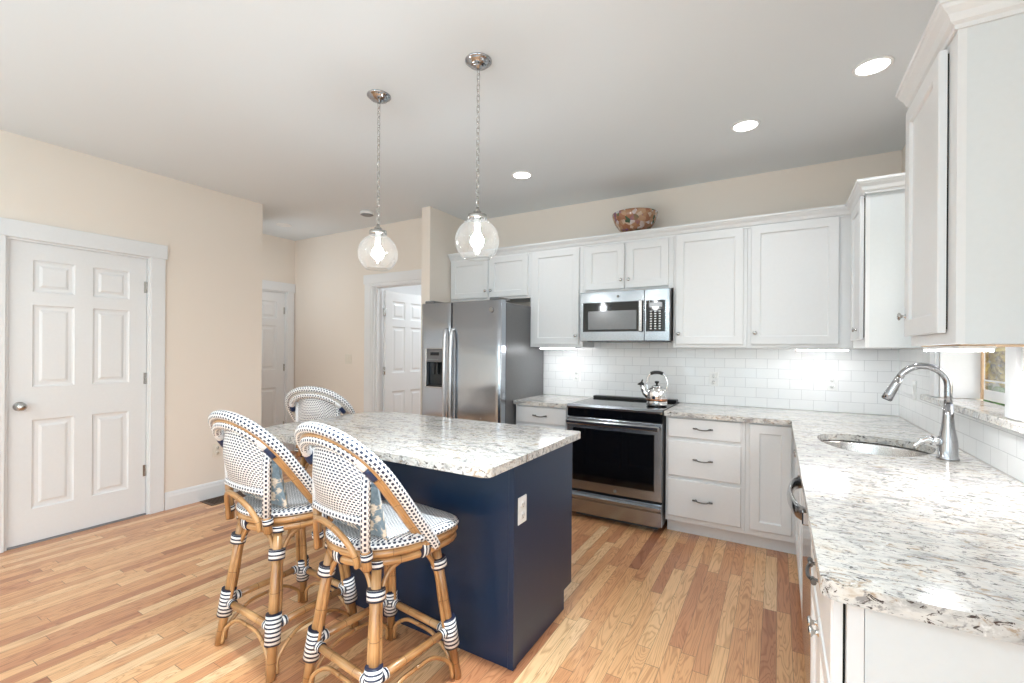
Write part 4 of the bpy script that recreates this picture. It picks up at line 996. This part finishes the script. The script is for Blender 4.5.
# ================================================================ RATTAN STOOLS
def stool(label, rat, group):
    t = thing('bar_stool', label, 'stool', (0, 0, 0), group); t['_w'] = 0
    RT = M['rattan']
    def P(name, s, mat, par=t): return s.build(name, mat, par)
    hp_ = lambda z: .045+(.64-z)/1.3
    half = [(.218, .600), (.226, .65), (.232, .74), (.242, .86), (.238, .945), (.205, 1.008), (.150, 1.050), (.08, 1.074)]
    A = [(x, hp_(z), z) for x, z in half]+[(0, hp_(1.082), 1.082)]+[(-x, hp_(z), z) for x, z in half[::-1]]
    nrm = Vector((0, -1/math.hypot(1, 1.3)*1.3, -1/math.hypot(1, 1.3))) # placeholder
    # direction in the hoop plane pointing to its centre
    C0 = Vector((0, hp_(.80), .80))
    outer = catmull(A, 6)
    def inset(pts, d, off=0):
        out = []; n = len(pts)
        pn = Vector((0, -1.3, -1)).normalized()  # hoop-plane normal, pointing down/back
        for i, p in enumerate(pts):
            tn = (pts[min(i+1, n-1)]-pts[max(i-1, 0)]).normalized(); iv = tn.cross(pn)
            if iv.dot(C0-p) < 0: iv = -iv
            out.append(p+iv*d+pn*off)
        return out
    hoop = P('hoop_band', MB().tube(outer, .0205, 12, ell=1.0), M['weave_tube'])
    P('hoop_rod', MB().tube(inset(outer, .024, .014), .0095, 8), rat, hoop)
    inner = inset(outer, .040, .020); n = len(inner)
    zs = [p.z for p in inner]
    cut = 26
    P('arm_rod', MB().tube(inner[:cut], .0155, 10), rat if rat is not M['rattan'] else RT, t)
    P('arm_rod', MB().tube(inner[n-cut:], .0155, 10), rat if rat is not M['rattan'] else RT, t)
    P('top_rail', MB().tube(inner[cut+4:n-cut-4], .0185, 12), M['weave_tube'])
    P('white_joint', MB().tube(inner[cut+1:cut+6], .0188, 10), M['wrap_white']); P('white_joint', MB().tube(inner[n-cut-6:n-cut-1], .0188, 10), M['wrap_white'])
    P('navy_collar', MB().tube(inner[cut-3:cut+2], .0186, 10), M['navy_wrap']); P('navy_collar', MB().tube(inner[n-cut-2:n-cut+3], .0186, 10), M['navy_wrap'])
    # posts and back panel
    HW = .150
    hoopz = lambda u: 1.082-.020-.075*abs(u)**2.4      # height of the inner rail above the panel
    def pf(a, b):
        u = a*2-1; zt = hoopz(u)-.022; z = .765+(zt-.765)*b; v = (z-.765)/.29
        x = u*(HW+.014*v); y = -.212+(hp_(zt)-.0-(-.212)+.012)*min(1, v)*1.0-.034*(1-u*u)*math.sin(PI*min(1, b))-.016*(1-u*u)
        return (x, y, z)
    s = MB().grid(pf, 24, 20, .34, .30)
    s.grid(lambda a, b: (lambda q: (q[0], q[1]+.010, q[2]))(pf(a, b)), 24, 20, .34, .30)
    P('back_panel', s, M['weave_panel'])
    rail = [Vector(pf(k/16, 0)) for k in range(17)]
    P('bottom_rail', MB().tube([p+Vector((0, .005, -.004)) for p in rail], .0165, 10), M['weave_tube'])
    for sx in (-1, 1):
        tp = Vector(pf((sx+1)/2, 1)); p0 = Vector((sx*(HW+.006), -.192, .585)); p1 = Vector((sx*(HW+.004), -.200, .655 if sx > 0 else .745)); md_ = Vector(pf((sx+1)/2, .5))
        P('back_post', MB().tube([p0, p1], .0165, 10), RT)
        P('post_wrap', MB().tube([p1, md_+Vector((0, .004, 0)), tp+Vector((0, .004, .012))], .0175, 10), M['weave_tube'] if sx > 0 else M['wrap_white'])
        P('post_binding', MB().tube([Vector((sx*(HW+.006), -.194, .622)), Vector((sx*(HW+.005), -.197, .648))], .0215, 12), M['stripe'])
    P('back_arch', MB().tube(catmull([(-.128, -.214, .595), (-.122, -.222, .66), (-.098, -.236, .715), (-.04, -.252, .738), (.03, -.252, .728), (.09, -.238, .690), (.122, -.222, .64), (.128, -.214, .595)], 5), .0112, 10), RT)
    # seat
    def outline(a, s_=1.0):  # a from 0..2pi, round back, flared squarer front
        cx, cy = math.cos(a), math.sin(a)
        e_ = 2.2 if cy <= 0 else 2.2+2.4*cy; r = 1/((abs(cx)**e_+abs(cy)**e_)**(1/e_)); ly = (.225 if cy <= 0 else .225)*cy*r
        return ((.215+.10*ly)*cx*r*s_, .02+ly*s_)
    n = 48; s = MB(); rings = [(1.0, .640), (1.008, .652), (.985, .666), (.90, .671), (.6, .667), (.25, .665)]
    for sc, z in rings:
        for k in range(n):
            x, y = outline(2*PI*k/n, sc); dz = -.006*max(0, (y-.16)/.07) if sc > .8 else 0
            s.v.append((x, y, z+dz))
    s.v.append((0, .02, .665))
    def uvp(i): v_ = s.v[i]; return (v_[1]+v_[0]*.0, v_[0])
    for i in range(len(rings)-1):
        for k in range(n):
            q = [i*n+k, i*n+(k+1) % n, (i+1)*n+(k+1) % n, (i+1)*n+k]; s.face(q, [uvp(j) for j in q], True)
    c = len(s.v)-1
    for k in range(n): q = [(len(rings)-1)*n+k, (len(rings)-1)*n+(k+1) % n, c]; s.face(q, [uvp(j) for j in q], True)
    s.face([k for k in range(n)][::-1])
    P('seat', s, M['weave_seat'])
    for sc, z, r_ in ((.955, .645, .0165),):
        P('seat_rim', MB().tube([(*outline(2*PI*k/n, 1.012), .650-.006*max(0, (outline(2*PI*k/n)[1]-.16)/.07)) for k in range(n)], .0125, 10, closed=True), M['weave_tube'])
    P('seat_ring', MB().tube([(*outline(2*PI*k/n, .995), .6225) for k in range(n)], .0145, 10, closed=True), RT)
    P('seat_ring', MB().tube([(*outline(2*PI*k/n, .975), .5905) for k in range(n)], .0150, 10, closed=True), RT)
    # legs
    for sx in (-1, 1):
        for sy in (-1, 1):
            a = Vector((sx*.142, sy*.142, .60)); f_ = Vector((sx*.212, sy*.212, .0))
            lp = lambda z, d=0, e=0: a.lerp(f_, (.60-z)/.60)
            lg = P('leg', MB().tube([lp(.60), lp(.3), lp(0.001)], [.0175, .0185, .018], 12), RT)
            # side rods, curving inwards at the top into arches
            for (ox, oy) in ((-sx, 0), (0, -sy)):
                o_ = Vector((ox, oy, 0))*.024
                mid = Vector((0, sy*.165, .582)) if ox else Vector((sx*.165, 0, .582))
                b0 = lp(.20)+o_; b1 = lp(.46)+o_*.9
                q = lp(.54)+Vector((ox, oy, 0))*.055
                P('brace', MB().tube(catmull([b0, lp(.33)+o_, b1, q, mid.lerp(q, .25)+Vector((0, 0, .004)), mid*1.0+Vector((ox*-.012, oy*-.012, 0))], 5), .0098, 8), RT, lg)
                # low curved foot braces
                st = lp(.012)+o_*1.05
                m2 = Vector((0, sy*.196, .150)) if ox else Vector((sx*.196, 0, .150))
                P('foot_brace', MB().tube(catmull([st, lp(.08)+o_*1.3, m2.lerp(lp(.135)+o_*1.5, .55), m2], 5), .0085, 8), RT, lg)
            def wrap(z0, z1, r_, par=lg): P('binding', MB().tube([lp(z0), lp((z0+z1)/2), lp(z1)], r_, 16), M['stripe'], par)
            wrap(.135, .255, .0315); wrap(.465, .505, .033); wrap(.572, .598, .0245)
    for (p, q) in (((-1, -1), (1, -1)), ((-1, 1), (1, 1)), ((-1, -1), (-1, 1)), ((1, -1), (1, 1))):
        kx_ = .188; z_ = .195 if p[1] == q[1] else .205
        a = Vector((p[0]*kx_, p[1]*kx_, z_)); b = Vector((q[0]*kx_, q[1]*kx_, z_)); d_ = (b-a).normalized()
        st = P('stretcher', MB().tube([a, a.lerp(b, .5), b], .0155, 10), RT)
        for (e, sg) in ((a, 1), (b, -1)): P('binding', MB().tube([e+d_*sg*.028, e+d_*sg*.055], .020, 12), M['stripe'], st)
    for (a_, k_) in ((0, 0), (1, 0), (2, 0), (3, 0)):
        c_ = Vector((*outline(PI*a_/2+.001, .965), .605)); d_ = Vector((1, 0, 0)) if a_ % 2 else Vector((0, 1, 0))
        P('ring_binding', MB().tube([c_-d_*.020, c_+d_*.020], .036, 12, ell=.62, up=(0, 0, 1)), M['stripe'])
    return t
G = 'rattan bar stools around the island'
sA = stool('rattan bar stool with navy-dotted woven back at the left front of the island, further from camera end panel', M['rattan'], G)
sA['label'] = 'rattan bar stool with navy-dotted back standing nearest the left door'
sA.location = (-1.995, 1.335, 0); sA.rotation_euler = (0, 0, math.radians(-2))
sB = dup(sA, (-1.378, 1.335, 0), math.radians(-6), 'rattan bar stool with navy-dotted back closest to the island outlet, overlapping the other')
sC = stool('pale woven bar stool beyond the far left end of the island', M['rattan_pale'], G)
sC.location = (-2.90, 2.29, 0); sC.rotation_euler = (0, 0, math.radians(20))
for o in (sA, sB, sC):
    if '_w' in o: del o['_w']

# throw pillows leaning on the backs
def pillow(loc, rz, label):
    s = MB(); Wp, Hp, Tp = .37, .24, .040
    for side in (-1, 1):
        def fn(a, b, side=side):
            u = a*2-1; v = b*2-1; k = max(0, (1-abs(u)**3)*(1-abs(v)**3))**.5
            x = u*Wp/2*(1-.06*(1-v*v)); z = v*Hp/2*(1-.06*(1-u*u)); y = side*Tp*k
            c, sn = math.cos(.22), math.sin(.22)
            return (x, y*c-z*sn, z*c+y*sn)
        s.grid(fn, 20, 16)
    o = s.build('throw_pillow', M['pillow']); o.location = loc; o.rotation_euler = (0, 0, rz)
    return tag(o, label, 'pillow', 'floral throw pillows')
pillow((-1.998, 1.335-.150, .675+.115), math.radians(-2), 'blue and cream floral pillow on the seat of the stool nearest the left door')
pillow((-1.394, 1.335-.150, .675+.115), math.radians(-6), 'blue and cream floral pillow on the seat of the stool closest to the outlet')

# ================================================================ OUTDOORS beyond the window
s = MB().grid(lambda a, b: (1.0+a*22, -6+b*34, -.5+.08*math.sin(a*9)*math.cos(b*7)+a*.5), 30, 30); struct(s.build('ground', M['lawn']))
def tree(loc, h, r, mat, label, kind='tree', n=1500, low=.1):
    t = thing(kind, label, 'tree' if kind == 'tree' else 'shrub', loc)
    x, y, z = loc
    if kind == 'tree':
        s = MB().tube(catmull([(x, y, z-.05), (x+.05, y, z+h*.3), (x-.04, y+.05, z+h*.6), (x, y, z+h*.85)], 4), [.14-.009*k for k in range(13)], 8)
        for k in range(6):
            a = k*1.1; z0 = z+h*(.3+.08*k); s.tube([(x, y, z0), (x+math.cos(a)*r*.5, y+math.sin(a)*r*.5, z0+h*.15)], [.05, .02], 6)
        s.build('trunk', M['bark'], t)
    s = MB(); rnd = random.Random(int(x*100+y*10))
    for k in range(n):
        while True:
            p = Vector((rnd.uniform(-1, 1), rnd.uniform(-1, 1), rnd.uniform(-1, 1)))
            if .35 < p.length < 1: break
        q = Vector((x+p.x*r, y+p.y*r, z+h*low+(p.z+1)/2*h*(1-low)))
        a = Vector((rnd.uniform(-1, 1), rnd.uniform(-1, 1), rnd.uniform(-1, 1))).normalized()*(.05+.006*y); b = a.orthogonal().normalized()*(.03+.0045*y)
        i = len(s.v); s.v += [tuple(q-a), tuple(q-b), tuple(q+a), tuple(q+b)]; s.face([i, i+1, i+2, i+3])
    s.build('foliage', mat, t)
tree((2.9, 9.2, -.35), 1.2, 1.1, M['leaf_green'], 'green leafy shrub outside the window', 'shrub', 3000, .0)
tree((4.4, 14.0, -.3), 5.0, 2.2, M['leaf_gold'], 'golden autumn tree outside the window', 'tree', 3500, .18)
tree((6.8, 21.5, -.3), 8.0, 3.2, M['leaf_brown'], 'russet tree behind the golden one outside', 'tree', 3000, .15)
